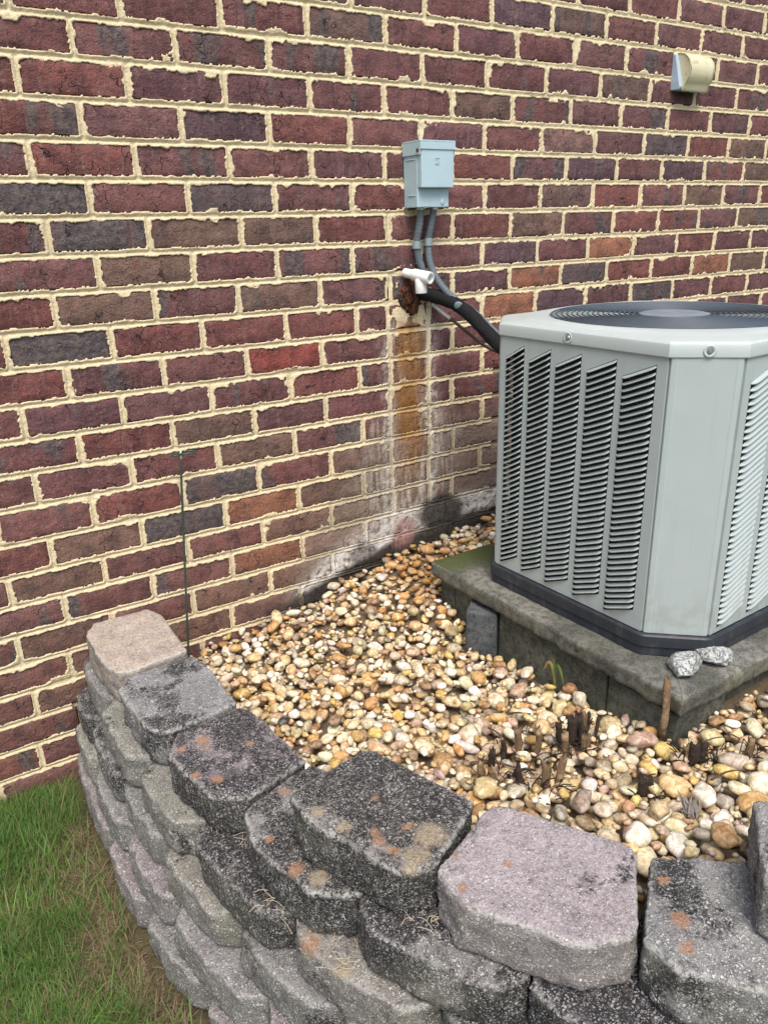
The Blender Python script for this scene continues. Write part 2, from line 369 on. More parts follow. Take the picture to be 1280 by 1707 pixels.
def hid(x, z):      # hidden behind the unit or below the gravel and the lawn
    a, b = px((x, 0, z))
    if not (-12 < a < 1292 and -12 < b < 1719): return True
    if a > 850 and b > 540: return True
    gz = np.interp(x, [-2, -.13, -.12, .17, .5, .8, 1.2, 4], [-.09, -.09, .14, .14, .2, .30, .33, .33])
    return z < gz
BRICKS = []
rest_V, rest_F, nv = [], [], 0
for r in range(R0, R1 + 1):
    xs = ROWS[r]
    for i in range(len(xs) - 1):
        x0, x1 = xs[i] + HJ / 2, xs[i + 1] - HJ / 2; xc = (x0 + x1) / 2
        zt = ZO - r * HC + float(zoff(r, xc)) - BJ / 2; zb = ZO - (r + 1) * HC + float(zoff(r + 1, xc)) + BJ / 2
        zc = (zt + zb) / 2
        u = round(xs[i] / HL)
        BRICKS.append((r, x0, x1, zb, zt))
        tilt = (float(zoff(r + .5, x1)) - float(zoff(r + .5, x0))) / (x1 - x0)
        vis = any(not hid(x, z) for x in (x0, xc, x1) for z in (zb, zt))
        jit = jr.uniform(-.0012, .0012); kind = SPECIAL.get((r, u), 'b')
        if (r, u) not in SPECIAL and jr.random() < .10 and not (x0 < 1.0): kind = jr.choice('hnpb')
        me = BV[jr.randrange(14)]; flip = jr.random() < .5
        c, al = KINDC[kind] if kind != 'b' else (jr.choice(BURG), jr.choice((0, 0, .1, .2, .3)))
        f = jr.uniform(.86, 1.14)
        brown = max(0, min(1, (.75 - zc) / .5)) * .35
        c = tuple(a * (1 - brown) + b * brown for a, b in zip(c, (.15, .08, .055)))
        if vis:
            o = bpy.data.objects.new('brick', me); o.location = (xc, jit, zc); o.scale = (x1 - x0, 1, zt - zb)
            o.rotation_euler = (0, -math.atan(tilt) + (PI if flip else 0), 0)
            o.color = (c[0] * f, c[1] * f, c[2] * f, al); o.parent = wall; COL.objects.link(o)
            if kind == 'r': o['label'] = 'bright orange-red brick'
        else:
            # far-off copies keep only the corner rows of the shape: a plain bevelled box
            b = .003
            bx = [(x0, .02, zb), (x1, .02, zb), (x1, .02, zt), (x0, .02, zt), (x0 + b, 0, zb + b), (x1 - b, 0, zb + b), (x1 - b, 0, zt - b), (x0 + b, 0, zt - b)]
            for v in bx: rest_V.append((v[0], v[1] + jit, v[2]))
            for fc in ((4, 5, 6, 7), (0, 1, 5, 4), (1, 2, 6, 5), (2, 3, 7, 6), (3, 0, 4, 7)): rest_F.append(tuple(nv + q for q in fc))
            nv += 8
ro = obj('brick', py_mesh('brick_rest', rest_V, rest_F), M_BRICK, wall, kind='stuff'); ro.color = (.128, .05, .052, .15)

# mortar: a fine relief where it shows
def mortar_patch(xa, xb, za, zb, step, hidden):
    nx = int((xb - xa) / step) + 1; nz = int((zb - za) / step) + 1
    X, Z = np.meshgrid(xa + np.arange(nx) * step, za + np.arange(nz) * step, indexing='ij')
    D = np.full(X.shape, 1.0); SIDE = np.zeros(X.shape)
    for (r, x0, x1, b0, b1) in BRICKS:
        if x1 < xa or x0 > xb or b1 < za or b0 > zb: continue
        i0, i1 = max(0, int((x0 - xa - .02) / step)), min(nx, int((x1 - xa + .02) / step) + 2)
        j0, j1 = max(0, int((b0 - za - .02) / step)), min(nz, int((b1 - za + .02) / step) + 2)
        sx, sz = X[i0:i1, j0:j1], Z[i0:i1, j0:j1]
        ex = np.abs(sx - (x0 + x1) / 2) - (x1 - x0) / 2; ez = np.abs(sz - (b0 + b1) / 2) - (b1 - b0) / 2
        rad = .004; ex2, ez2 = ex + rad, ez + rad
        d = np.hypot(np.maximum(ex2, 0), np.maximum(ez2, 0)) + np.minimum(np.maximum(ex2, ez2), 0) - rad
        D[i0:i1, j0:j1] = np.minimum(D[i0:i1, j0:j1], d)
        below = (sz < (b0 + b1) / 2) & (ez > ex) & (d > -.004) & (d < .006)
        SIDE[i0:i1, j0:j1] = np.where(below, 1, SIDE[i0:i1, j0:j1])
    big = fbm(X, Z, 14, 5); med = fbm(X, Z, 70, 9); fine = fbm(X, Z, 260, 21, 2)
    over = .0012 + .0026 * sstep(.35, .75, med) + .0022 * sstep(.35, .75, fine) * sstep(.3, .65, fbm(X, Z, 33, 55)) + .008 * sstep(.66, .80, big) * sstep(.3, .6, med)
    hole = np.hypot((X - .872) / 1.0, (Z - 1.03) / 1.1); over = over + .030 * sstep(.085, .055, hole + .02 * (med - .5))
    hx = np.abs(X - .872 + .02 * (med - .5)); over = over + .022 * (sstep(.050, .030, hx) * sstep(.93, .96, Z) * sstep(1.0, .97, Z))
    over = over * (1 - .75 * sstep(.45, .3, Z) * sstep(.45, .6, X))
    dd = D + over                                   # >0: covered by mortar
    lip = np.exp(-((dd - .0022) / .0022) ** 2)
    hgt = np.where(dd > 0, .0010 + .0016 * lip * sstep(.40, .62, fbm(X, Z, 24, 61)) * (.5 + med) - .0036 * sstep(.0025, .0075, dd - over * .6) * (1 - .6 * sstep(.02, .03, over)), -.012)
    hgt = hgt + (med - .5) * .0018 + (fine - .5) * .0012
    cut = sstep(-.0018, .0004, dd); hgt = -.012 + (hgt + .012) * cut
    hgt = np.where(hole < .036, -.02, hgt)
    keep = dd > -.0045
    q = keep[:-1, :-1] | keep[1:, :-1] | keep[:-1, 1:] | keep[1:, 1:]
    hd = np.zeros_like(q)
    if hidden is not None: hd = hidden(X[:-1, :-1], Z[:-1, :-1])
    q &= ~hd
    idx = np.arange(nx * nz).reshape(nx, nz)
    F = np.stack([idx[:-1, :-1][q], idx[1:, :-1][q], idx[1:, 1:][q], idx[:-1, 1:][q]], 1)
    V = np.stack([X.ravel() + (med.ravel() - .5) * step * .9, -hgt.ravel(), Z.ravel() + (fine.ravel() - .5) * step * .9], 1)
    used, inv = np.unique(F.ravel(), return_inverse=True)
    return V[used], inv.reshape(-1, 4)
def hidA(X, Z):
    gz = np.interp(X, [-1, -.13, -.12, .17, .5, .8, 1.2], [-.10, -.10, .16, .16, .2, .27, .30]); return Z < gz
VA, FA = mortar_patch(-.50, 1.16, -.10, 1.80, .0025, hidA)
def hidB(X, Z): return Z < .86
VB, FB = mortar_patch(1.16, 2.62, .86, 1.90, .0036, hidB)
obj('mortar', np_mesh('mortar', np.vstack([VA, VB]), np.vstack([FA, FB + len(VA)]), True), M_MORTAR, wall)
# plain mortar bed behind everything
obj('mortar_bed', box_mesh('mortar_bed', XA, XB, .0065, .10, ZO - (R1 + 1) * HC, ZO - R0 * HC), M_MORTAR, wall)

# ------------------------------------------------------------------ materials of the fittings
M_PAINT = NT('condenser_paint'); k = M_PAINT
n = k.noise(k.P, 3.5, 3); n2 = k.noise(k.P, 220, 3)
dust = k.math('MULTIPLY', k.ramp(k.noise(k.P, 26, 4), .52, .72), .28)
c = k.mix(n, (.340, .402, .395), (.370, .432, .425)); c = k.mix(dust, c, (.40, .43, .40))
stk = k.noise(k.vmul(k.P, (45, 45, 2.2)), 1, 4, .6); c = k.mix(k.math('MULTIPLY', k.ramp(stk, .52, .75), .30), c, (.27, .29, .265)); xx_, yy_, zz_ = k.sep(k.P); c = k.mix(k.math('MULTIPLY', k.math('MULTIPLY', k.ramp(zz_, .56, .43), k.ramp(k.noise(k.P, 38, 4), .46, .64)), .35), c, (.25, .245, .20))
M_PAINT = k.fin(c, .38, k.bump(k.math('ADD', k.math('MULTIPLY', n2, .03), k.noise(k.P, 9, 2)), .5, .004)); k.b.inputs['Specular IOR Level'].default_value = .5
k = NT('condenser_paint_skylit'); n = k.noise(k.P, 5, 3)  # lighter copy of the cabinet paint: sky light put into the lid colour
c = k.mix(n, (.40, .46, .45), (.46, .52, .51)); c = k.mix(k.math('MULTIPLY', k.ramp(k.noise(k.P, 40, 4), .5, .7), .2), c, (.42, .42, .38))
M_LID = k.fin(c, .34, k.bump(k.noise(k.P, 220, 3), .12, .0006)); k.b.inputs['Specular IOR Level'].default_value = .5
k = NT('coil_fins'); x, y, z = k.sep(k.P)
fn = k.math('SINE', k.math('MULTIPLY', k.math('ADD', x, y), 1800.0)); nn = k.noise(k.P, 90, 4)
c = k.mix(k.ramp(fn, -.5, .8), (.006, .007, .008), (.05, .052, .055)); c = k.mix(k.ramp(nn, .55, .72), c, (.10, .10, .09))
M_COIL = k.fin(c, .6)
M_DARK = simple('dark_cavity', (.012, .014, .017), .7)
k = NT('base_plastic'); n = k.noise(k.P, 30, 4); c = k.mix(n, (.018, .023, .030), (.040, .046, .055))
c = k.mix(k.math('MULTIPLY', k.ramp(k.noise(k.vmul(k.P, (60, 60, 12)), 1, 4), .5, .75), .35), c, (.12, .12, .115)); M_BASE = k.fin(c, .42, k.bump(k.noise(k.P, 150, 3), .3, .001))
M_WIRE = simple('guard_wire', (.060, .078, .098), .50, 0.0, .2)
M_HUB = simple('motor_cover', (.17, .20, .225), .6, 0, .55, 30)
M_STEEL = simple('zinc_steel', (.45, .47, .48), .35, .85, .2, 60)
M_RUST = simple('rusty_screw', (.09, .035, .02), .8, 0, .4, 200)

# ------------------------------------------------------------------ condenser
AC = thing('air_conditioner', 'grey-green outdoor air conditioner with slanted louvres and round fan grille on the slab', 'air conditioner', (1.149, -.616, .370), math.radians(2.52))
HW, CH = .306, .09
def oct_pts(h, c):   # counter-clockwise from the left-front chamfer
    return [(-h, -h + c), (-h + c, -h), (h - c, -h), (h, -h + c), (h, h - c), (h - c, h), (-h + c, h), (-h, h - c)]
def round_poly(P, r, n=4):
    out = []; L = len(P)
    for i in range(L):
        a, b, c = Vector(P[i - 1]), Vector(P[i]), Vector(P[(i + 1) % L]); ru = min(r, (a - b).length * .45); rv = min(r, (c - b).length * .45); u = (a - b).normalized() * ru; v = (c - b).normalized() * rv
        for j in range(n + 1):
            t = j / n; out.append(tuple((b + u) * (1 - t) ** 2 + b * 2 * t * (1 - t) + (b + v) * t * t))
    return out
def loft(name, rings, mat, parent, capb=True, capt=True, sm=False, **kw):
    n = len(rings[0]); V = [p for r in rings for p in r]; F = []
    for i in range(len(rings) - 1):
        for j in range(n): F.append((i * n + j, i * n + (j + 1) % n, (i + 1) * n + (j + 1) % n, (i + 1) * n + j))
    if capb: F.append(tuple(range(n - 1, -1, -1)))
    if capt: F.append(tuple((len(rings) - 1) * n + j for j in range(n)))
    me = py_mesh(name, V, F, sm); return obj(name, me, mat, parent, **kw)
def oring(h, c, z, r=.012): return [(x, y, z) for x, y in round_poly(oct_pts(h, c), r)]
loft('base_pan', [oring(.306, .092, 0), oring(.3125, .0935, .003), oring(.3125, .0935, .022), oring(.3155, .0945, .0235), oring(.3155, .0945, .046), oring(.3135, .094, .049), oring(.309, .093, .050), oring(.30, .09, .046)], M_BASE, AC, True, True)
loft('coil', [oring(.280, .08, .048), oring(.280, .08, .60)], M_COIL, AC, True, False)

# louver blade, unit long (x), closed at both ends, leaning out downwards; depth along -y
def blade_mesh():
    bm = bmesh.new(); nx, nz = 12, 3; g = []
    xs = [0, .025, .06, .12, .25, .4, .55, .7, .82, .90, .95, .98, 1.0]
    for a in range(nx + 1):
        t = xs[a]; e = min(1, t / .14) ** .8 * min(1, (1 - t) / .07) ** .6 if 0 < t < 1 else 0; row = []
        for b in range(nz + 1):
            q = b / nz; dep = -.0012 + .0078 * e * (q ** 1.25) + .0012 * (1 - e)
            zz = .0044 - q * .0064 + .0020 * (1 - e) * (1 if q > .5 else 0) * 1.5
            row.append(bm.verts.new((t, -dep, zz)))
        g.append(row)
    for a in range(nx):
        for b in range(nz): bm.faces.new((g[a][b], g[a + 1][b], g[a + 1][b + 1], g[a][b + 1]))
    bmesh.ops.recalc_face_normals(bm, faces=bm.faces[:])
    bmesh.ops.solidify(bm, geom=bm.faces[:], thickness=.0007)
    me = bpy.data.meshes.new('louver'); bm.to_mesh(me); bm.free(); smooth(me); me.materials.append(M_PAINT); return me
BLADE = blade_mesh()
ZB, ZT, RISE, NL = .060, .554, .030, 39
def louver_panel(loc, rz, cols, solo, width=.432, label=None):
    """panel in x 0..width seen from outside, outside is -y"""

    bm = bmesh.new(); T0, T1 = .051, .5985
    xs = [0.003] + [v for c in cols for v in c] + [width - .003]
    def q(x0, a0, a1, x1, b0, b1):
        vs = [bm.verts.new((x0, 0, a0)), bm.verts.new((x1, 0, b0)), bm.verts.new((x1, 0, b1)), bm.verts.new((x0, 0, a1))]; bm.faces.new(vs)
    for i in range(len(xs) - 1):
        x0, x1 = xs[i], xs[i + 1]
        if i % 2 == 0:     # web between the columns
            lz, lt = (ZB + RISE, ZT + RISE) if i else (ZB, ZT); rb, rt = (ZB, ZT) if i < len(xs) - 2 else (ZB + RISE, ZT + RISE)
            q(x0, T0, lz, x1, T0, rb); q(x0, lz, lt, x1, rb, rt); q(x0, lt, T1, x1, rt, T1)
        else:
            q(x0, T0, ZB, x1, T0, ZB + RISE); q(x0, ZT, T1, x1, ZT + RISE, T1)
    bmesh.ops.remove_doubles(bm, verts=bm.verts[:], dist=1e-5)
    bmesh.ops.recalc_face_normals(bm, faces=bm.faces[:])
    if bm.faces[0].normal.y > 0: bmesh.ops.reverse_faces(bm, faces=bm.faces[:])
    # folded returns along both sides
    for x in (xs[0], xs[-1]):
        vs = [bm.verts.new((x, 0, T0)), bm.verts.new((x, .012, T0)), bm.verts.new((x, .012, T1)), bm.verts.new((x, 0, T1))]; bm.faces.new(vs)
    me = bpy.data.meshes.new('louver_panel'); bm.to_mesh(me); bm.free()
    po = obj('louver_panel', me, M_PAINT, AC); po.location = loc; po.rotation_euler = (0, 0, rz)
    if label: po['label'] = label
    pitch = (ZT - ZB) / NL; RV, RF = [], []
    co = np.empty(len(BLADE.vertices) * 3, np.float32); BLADE.vertices.foreach_get('co', co); co = co.reshape(-1, 3)
    for ci, (x0, x1) in enumerate(cols):
        for j in range(NL):
            z = ZB + (j + .55) * pitch; ang = math.atan2(RISE, x1 - x0); ln = math.hypot(RISE, x1 - x0)
            if ci < solo:
                o = bpy.data.objects.new('louver', BLADE); o.parent = po; o.location = (x0, 0, z); o.scale = (ln, 1, 1)
                o.location = (x0, 0, z); o.rotation_euler = (0, -ang, 0); o.scale = (ln * 1.0, 1, math.cos(ang)); COL.objects.link(o)
            else:
                v = co.copy(); n0 = sum(len(a) for a in RV); v2 = v.copy()
                v2[:, 0] = x0 + v[:, 0] * (x1 - x0); v2[:, 2] = z + v[:, 2] + v[:, 0] * RISE; RV.append(v2)
                for f in BLADE.polygons: RF.append(tuple(n0 + t for t in f.vertices))
    if RV:
        me2 = py_mesh('louver', np.vstack(RV), RF, True); obj('louver', me2, M_PAINT, po, kind='stuff')
    return po
LC = [(.019, .074), (.089, .150), (.1645, .232), (.2475, .3185), (.334, .407)]
FC = [(.024, .105), (.127, .208), (.230, .311), (.333, .410)]
louver_panel((-HW, HW - CH, 0), -PI / 2, LC, 5, label='louvred panel on the left side, dark gaps showing')
louver_panel((-HW + CH, -HW, 0), 0, FC, 2, label='louvred panel on the front, turned to the light')
louver_panel((HW, -HW + CH, 0), PI / 2, LC, 0)
louver_panel((HW - CH, HW, 0), PI, LC, 0)
def corner_panel(ax, ay, rz):
    w2 = CH * math.sqrt(2) / 2 - .0025; prof = [(-w2, .012), (-w2, .001), (-w2 + .0015, -.0008), (-w2 + .010, -.0022), (-w2 + .013, -.0016), (0, -.0022), (w2 - .013, -.0016), (w2 - .010, -.0022), (w2 - .0015, -.0008), (w2, .001), (w2, .012)]
    V = [(x, y, z) for z in (.051, .5985) for x, y in prof]; n = len(prof)
    F = [(i, i + 1, n + i + 1, n + i) for i in range(n - 1)]
    o = obj('corner_panel', py_mesh('corner_panel', V, F), M_PAINT, AC); o.location = (ax, ay, 0); o.rotation_euler = (0, 0, rz)
h2 = HW - CH / 2
corner_panel(-h2, -h2, -PI / 4); corner_panel(h2, -h2, PI / 4); corner_panel(h2, h2, 3 * PI / 4); corner_panel(-h2, h2, -3 * PI / 4)
# lid: octagon blending into the round fan opening
NA = 160
def blend_ring(h, c, rad, t, z):
    out = []; base = round_poly(oct_pts(h, c), .02, 5) if h else None
    for i in range(NA):
        a = 2 * PI * (i + .5) / NA; ca, sa = math.cos(a), math.sin(a)
        ro_ = 1e9
        for nxn, nyn, dd in ((1, 0, h), (-1, 0, h), (0, 1, h), (0, -1, h), *[(sx * .70711, sy * .70711, (2 * h - c) * .70711) for sx in (1, -1) for sy in (1, -1)]):
            dn = ca * nxn + sa * nyn
            if dn > .01: ro_ = min(ro_, dd / dn)
        r = ro_ * (1 - t) + rad * t; out.append((r * ca, r * sa, z))
    return out
lid_ = loft('lid', [blend_ring(.296, .09, 0, 0, .600), blend_ring(.3085, .092, 0, 0, .5985), blend_ring(.3105, .0925, 0, 0, .601), blend_ring(.3115, .093, 0, 0, .618), blend_ring(.3100, .0925, 0, 0, .6235),
      blend_ring(.3065, .091, 0, 0, .6270), blend_ring(.300, .089, 0, 0, .6290), blend_ring(.288, .086, .283, .2, .6305), blend_ring(.286, .085, .281, .35, .6325), blend_ring(.283, .084, .279, .5, .6350), blend_ring(.276, .08, .2745, .9, .6365),
      blend_ring(.27, .08, .2705, 1, .6365), blend_ring(.27, .08, .2665, 1, .6345), blend_ring(.27, .08, .2645, 1, .628), blend_ring(.27, .08, .2645, 1, .520)], M_LID, AC, False, False, True)

lid_.data.set_sharp_from_angle(angle=math.radians(24))
def screw(x, y, rz, z=.6125):

    bm = bmesh.new(); disc_prism(bm, (0, -.0002, 0), (0, -1, 0), .0055, .0012, 18, .0048); disc_prism(bm, (0, -.0014, 0), (0, -1, 0), .0030, .0022, 6)
    o = obj('screw', bm_mesh('screw', bm), M_STEEL, AC); o.location = (x, y, z); o.rotation_euler = (0, 0, rz)
    # pressed dimple round it
    V, F = [], []; n = 24
    for r, d in ((.0062, -.0002), (.0088, -.0012), (.0100, -.0014), (.0112, -.0002)):
        for i in range(n): a = 2 * PI * i / n; V.append((r * math.cos(a), d, r * math.sin(a)))
    for q in range(3):
        for i in range(n): F.append((q * n + i, q * n + (i + 1) % n, (q + 1) * n + (i + 1) % n, (q + 1) * n + i))
    d = obj('screw_dimple', py_mesh('screw_dimple', V, F, True), M_LID, o)
screw(-.3117, .018, -PI / 2); screw(-h2 - .004, -h2 - .0045, -PI / 4, .612); screw(.02, -.3117, 0)
# fan guard

bm = bmesh.new(); disc_prism(bm, (0, 0, .6335), (0, 0, 1), .076, .0025, 40, .072)
for i in range(8):
    a = 2 * PI * i / 8 + .2; d = Vector((math.cos(a), math.sin(a), 0)); nrm = Vector((-d.y, d.x, 0)) * .0018
    vs = [bm.verts.new(p) for p in (d * .07 + nrm + Vector((0, 0, .6335)), d * .268 + nrm + Vector((0, 0, .6335)), d * .268 - nrm + Vector((0, 0, .6335)), d * .07 - nrm + Vector((0, 0, .6335)))]
    vs2 = [bm.verts.new(v.co - Vector((0, 0, .003))) for v in vs]; bm.faces.new(vs); bm.faces.new(vs2[::-1])
    for j in range(4): bm.faces.new((vs[j], vs2[j], vs2[(j + 1) % 4], vs[(j + 1) % 4]))
fg = obj('fan_guard', bm_mesh('fan_guard', bm), M_WIRE, AC)
NR = 17
for i in range(NR):
    r = .0815 + i * .01125; V, F = [], []; n = 96; rw = .0016; m_ = 6
    for a in range(n):
        for b in range(m_):
            A, B = 2 * PI * a / n, 2 * PI * b / m_; rr_ = r + rw * math.cos(B); V.append((rr_ * math.cos(A), rr_ * math.sin(A), .6362 + rw * math.sin(B)))
    for a in range(n):
        for b in range(m_): F.append((a * m_ + b, ((a + 1) % n) * m_ + b, ((a + 1) % n) * m_ + (b + 1) % m_, a * m_ + (b + 1) % m_))
    obj('wire_ring', py_mesh('wire_ring', V, F, True), M_WIRE, fg)
bm = bmesh.new(); disc_prism(bm, (0, 0, .6362), (0, 0, 1), .073, .0016, 40, .068); obj('guard_centre', bm_mesh('guard_centre', bm), M_HUB, fg)
# fan blades and motor below the guard
bm = bmesh.new(); disc_prism(bm, (0, 0, .50), (0, 0, 1), .07, .10, 32); obj('fan_motor', bm_mesh('fan_motor', bm), M_DARK, AC)
for i in range(3):
    V, F = [], []
    for a in range(9):
        for b in range(7):
            r = .06 + .19 * b / 6; A = 2 * PI * i / 3 + (a / 8 - .5) * 1.35 * (1 - .25 * b / 6); V.append((r * math.cos(A), r * math.sin(A), .545 + .05 * (a / 8)))
    for a in range(8):
        for b in range(6): F.append((a * 7 + b, (a + 1) * 7 + b, (a + 1) * 7 + b + 1, a * 7 + b + 1))
    obj('fan_blade', py_mesh('fan_blade', V, F, True), simple('fan_blade_metal', (.10, .11, .12), .5, .3) if i == 0 else bpy.data.materials['fan_blade_metal'], AC)
bm = bmesh.new(); disc_prism(bm, (0, 0, .515), (0, 0, 1), .264, .002, 48); obj('cavity_shade_disc', bm_mesh('cavity_shade_disc', bm), M_DARK, AC)  # near-black disc standing in for the shade inside the unit

# ------------------------------------------------------------------ rough concrete shapes (slab, paving blocks, wall blocks)
def resample(P, step):
    out = []; L = len(P)
    for i in range(L):
        a, b = Vector(P[i]), Vector(P[(i + 1) % L]); n = max(1, int(round((b - a).length / step)))
        for j in range(n): out.append(a.lerp(b, j / n))
    return out
def rough_prism(poly, z0, z1, step=.007, amp=.0025, fine=.001, edge=.004, seed=0, rot=(0, 0), layers=None, front=None, bulge=0.0, topamp=.0008, corner=.008, chip=.0, under=.0):
    """poly counter-clockwise; returns V, F.  front(i, p) gives how rough the side is there"""
    area = sum(poly[i][0] * poly[(i + 1) % len(poly)][1] - poly[(i + 1) % len(poly)][0] * poly[i][1] for i in range(len(poly)))
    if area < 0: poly = poly[::-1]
    P = resample(round_poly(poly, corner, 3), step); N = len(P); c = sum(P, Vector((0, 0))) / N
    nrm = []
    for i in range(N):
        t = (P[(i + 1) % N] - P[i - 1]).normalized(); nrm.append(Vector((t.y, -t.x)))
    H = z1 - z0; nl = layers or max(5, int(H / step)); V, F = [], []
    zs = [0] + [ (j + .35) / nl for j in range(nl)] + [1 - edge / H * .35, 1.0]
    zs = sorted(set(min(1, q) for q in zs))
    off = Vector((seed * 3.17, seed * 1.7, seed * .9))
    for t in zs:
        for i in range(N):
            p = P[i]; z = z0 + H * t; q = Vector((p.x, p.y, z)) + off; fr = front(p, nrm[i]) if front else 1.0
            d = amp * fr * mnoise.noise(q * 22) * 1.3 + (amp * .8 * fr + fine * .5) * mnoise.noise(q * 55) + fine * mnoise.noise(q * 170)
            e = min(t * H, (1 - t) * H); ins = edge * (1 + .8 * mnoise.noise(q * 40)) * max(0, 1 - e / edge) ** 2 if e < edge else 0
            if chip and t > .6: ins += chip * max(0, mnoise.noise(q * 30) - .25) * (t - .6) * 2
            uc = under * max(0, 1 - t * H / .012) ** 2 * (1 + .6 * mnoise.noise(q * 35)) if under else 0
            d += bulge * fr * math.sin(PI * min(1, max(0, t))) - ins - uc
            V.append((p.x + nrm[i].x * d, p.y + nrm[i].y * d, z))
    R = len(zs)
    for j in range(R - 1):
        for i in range(N): F.append((j * N + i, j * N + (i + 1) % N, (j + 1) * N + (i + 1) % N, (j + 1) * N + i))
    ts = [.025, .07, .14, .24, .36, .5, .66, .83]
    last = V[(R - 1) * N:R * N]; prev = (R - 1) * N
    for t in ts:
        b0 = len(V)
        for i in range(N):
            x = last[i][0] * (1 - t) + c.x * t; y = last[i][1] * (1 - t) + c.y * t; q = Vector((x, y, z1)) + off
            V.append((x, y, z1 + topamp * (mnoise.noise(q * 26) + .8 * mnoise.noise(q * 90)) + .0010 * min(1, t * 12)))
        for i in range(N): F.append((prev + i, prev + (i + 1) % N, b0 + (i + 1) % N, b0 + i))
        prev = b0
    V.append((c.x, c.y, z1 + .001)); ctr = len(V) - 1
    for i in range(N): F.append((prev + i, prev + (i + 1) % N, ctr))
    return V, F
def apply_rot(V, rx, ry, c):
    if not (rx or ry): return V
    M = Matrix.Translation(c) @ Matrix.Rotation(rx, 4, 'X') @ Matrix.Rotation(ry, 4, 'Y') @ Matrix.Translation(-Vector(c))
    return [tuple(M @ Vector(v)) for v in V]

# concrete of the slab
def concrete(name, c1, c2, moss, speck=.5, dark=(.03, .03, .028)):
    k = NT(name); n1 = k.noise(k.P, 9, 4); n2 = k.noise(k.P, 60, 4); n3 = k.noise(k.P, 350, 3, .6)
    x, y, z = k.sep(k.P); nz = k.sep(k.geo.outputs['Normal'])[2]
    c = k.mix(k.ramp(n1, .35, .65), c1, c2); c = k.mix(k.math('MULTIPLY', k.ramp(n2, .42, .66), .60), c, dark); n5 = k.noise(k.P, 160, 3, .7); c = k.mix(k.math('MULTIPLY', k.ramp(n5, .48, .64), .5), c, dark)
    c = k.mix(k.math('MULTIPLY', k.ramp(k.vor(k.P, 260), .22, .10), k.ramp(n2, .42, .6, 0, speck)), c, (.42, .41, .38))
    c = k.mix(k.math('MULTIPLY', k.ramp(n3, .5, .75), .4), c, (.27, .27, .25))
    if moss:      # green growth on the shaded corner beside the wall, and on the slab's edge
        a = k.math('MULTIPLY', k.ramp(k.math('ADD', y, k.math('MULTIPLY', n1, .05)), -.335, -.245), k.ramp(nz, .6, .9))
        c = k.mix(k.math('MULTIPLY', a, .85), c, k.mix(n2, (.030, .042, .008), (.075, .095, .018)))
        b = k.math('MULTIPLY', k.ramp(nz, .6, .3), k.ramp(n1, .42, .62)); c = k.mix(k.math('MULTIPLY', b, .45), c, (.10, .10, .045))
    return k.fin(c, .9, k.bump(k.math('ADD', n3, k.math('MULTIPLY', n2, 1.5)), .7, .002))
M_SLAB = concrete('slab_concrete', (.085, .088, .070), (.215, .21, .185), True, .9)
M_PAV = concrete('paver_concrete', (.075, .08, .06), (.135, .14, .11), False, .15, (.018, .02, .014))
M_PAV2 = concrete('paver_concrete_dark', (.06, .07, .075), (.11, .12, .125), False, .5, (.02, .022, .025))
V, F = rough_prism([(.776, -.226), (.788, -1.0), (1.56, -.99), (1.545, -.20)], .330, .370, .009, .0030, .0022, .004, 5, topamp=.0009, corner=.004, chip=.016)
tag(obj('concrete_slab', py_mesh('concrete_slab', V, F, True), M_SLAB), 'square weathered concrete slab under the air conditioner, mossy at its rear corner', 'slab')
def paver(poly, z0, z1, label, mat=M_PAV, seed=1, grp='concrete blocks under the slab', **kw):
    V, F = rough_prism(poly, z0, z1, .011, .0008, .0006, .0025, seed, topamp=.0004, corner=.004, **kw)
    tag(obj('concrete_block', py_mesh('concrete_block', V, F, True), mat), label, 'concrete block', grp)
paver([(.803, -.234), (.8035, -.290), (.93, -.29), (.93, -.23)], .16, .320, 'narrow upright concrete block under the rear left corner of the slab', seed=2)
paver([(.800, -.298), (.801, -.372), (.93, -.372), (.93, -.298)], .16, .320, 'stained upright concrete block just behind the jutting dark block under the slab', seed=3)
paver([(.742, -.418), (.792, -.476), (.86, -.420), (.812, -.358)], .15, .316, 'dark bluish concrete block set askew, jutting out from under the slab', M_PAV2, 4)
paver([(.803, -.470), (.804, -.810), (.92, -.810), (.92, -.47)], .14, .319, 'long smooth concrete block under the left edge of the slab', seed=5)
paver([(.799, -.818), (.800, -.984), (.95, -.984), (.95, -.818)], .17, .320, 'greenish concrete block under the front corner of the slab', seed=6)
paver([(.955, -.80), (.955, -.955), (1.16, -.955), (1.16, -.80)], .17, .320, 'concrete block mostly hidden under the front edge of the slab', seed=7)

# two pale rubble stones on the slab corner
def rock(name, loc, size, seed, mat, label, cat, rz=0, cuts=9, rough=.12, sub=4, grp=None):
    bm = bmesh.new(); bmesh.ops.create_icosphere(bm, subdivisions=sub, radius=1); rr = random.Random(seed)
    pl = [(Vector((rr.gauss(0, 1), rr.gauss(0, 1), rr.gauss(0, 1))).normalized(), rr.uniform(.62, .9)) for _ in range(cuts)]
    for v in bm.verts:
        p = v.co.copy()
        for nn, d in pl:
            e = p.dot(nn) - d
            if e > 0: p -= nn * e * .92
        q = p * 1.0 + Vector((seed, 0, 0)); p += p.normalized() * (rough * mnoise.noise(q * 2.2) + rough * .5 * mnoise.noise(q * 6) + rough * .25 * mnoise.noise(q * 15))
        v.co = Vector((p.x * size[0], p.y * size[1], p.z * size[2]))
    o = obj(name, bm_mesh(name, bm, True), mat); o.location = loc; o.rotation_euler = (0, 0, rz); return tag(o, label, cat, grp)
k = NT('pale_rubble'); n = k.noise(k.P, 60, 4, .6); n2 = k.noise(k.vadd(k.P, k.vmul(k.noise(k.P, 50, 3, .6, True), (.03, .03, .03))), 75, 3)
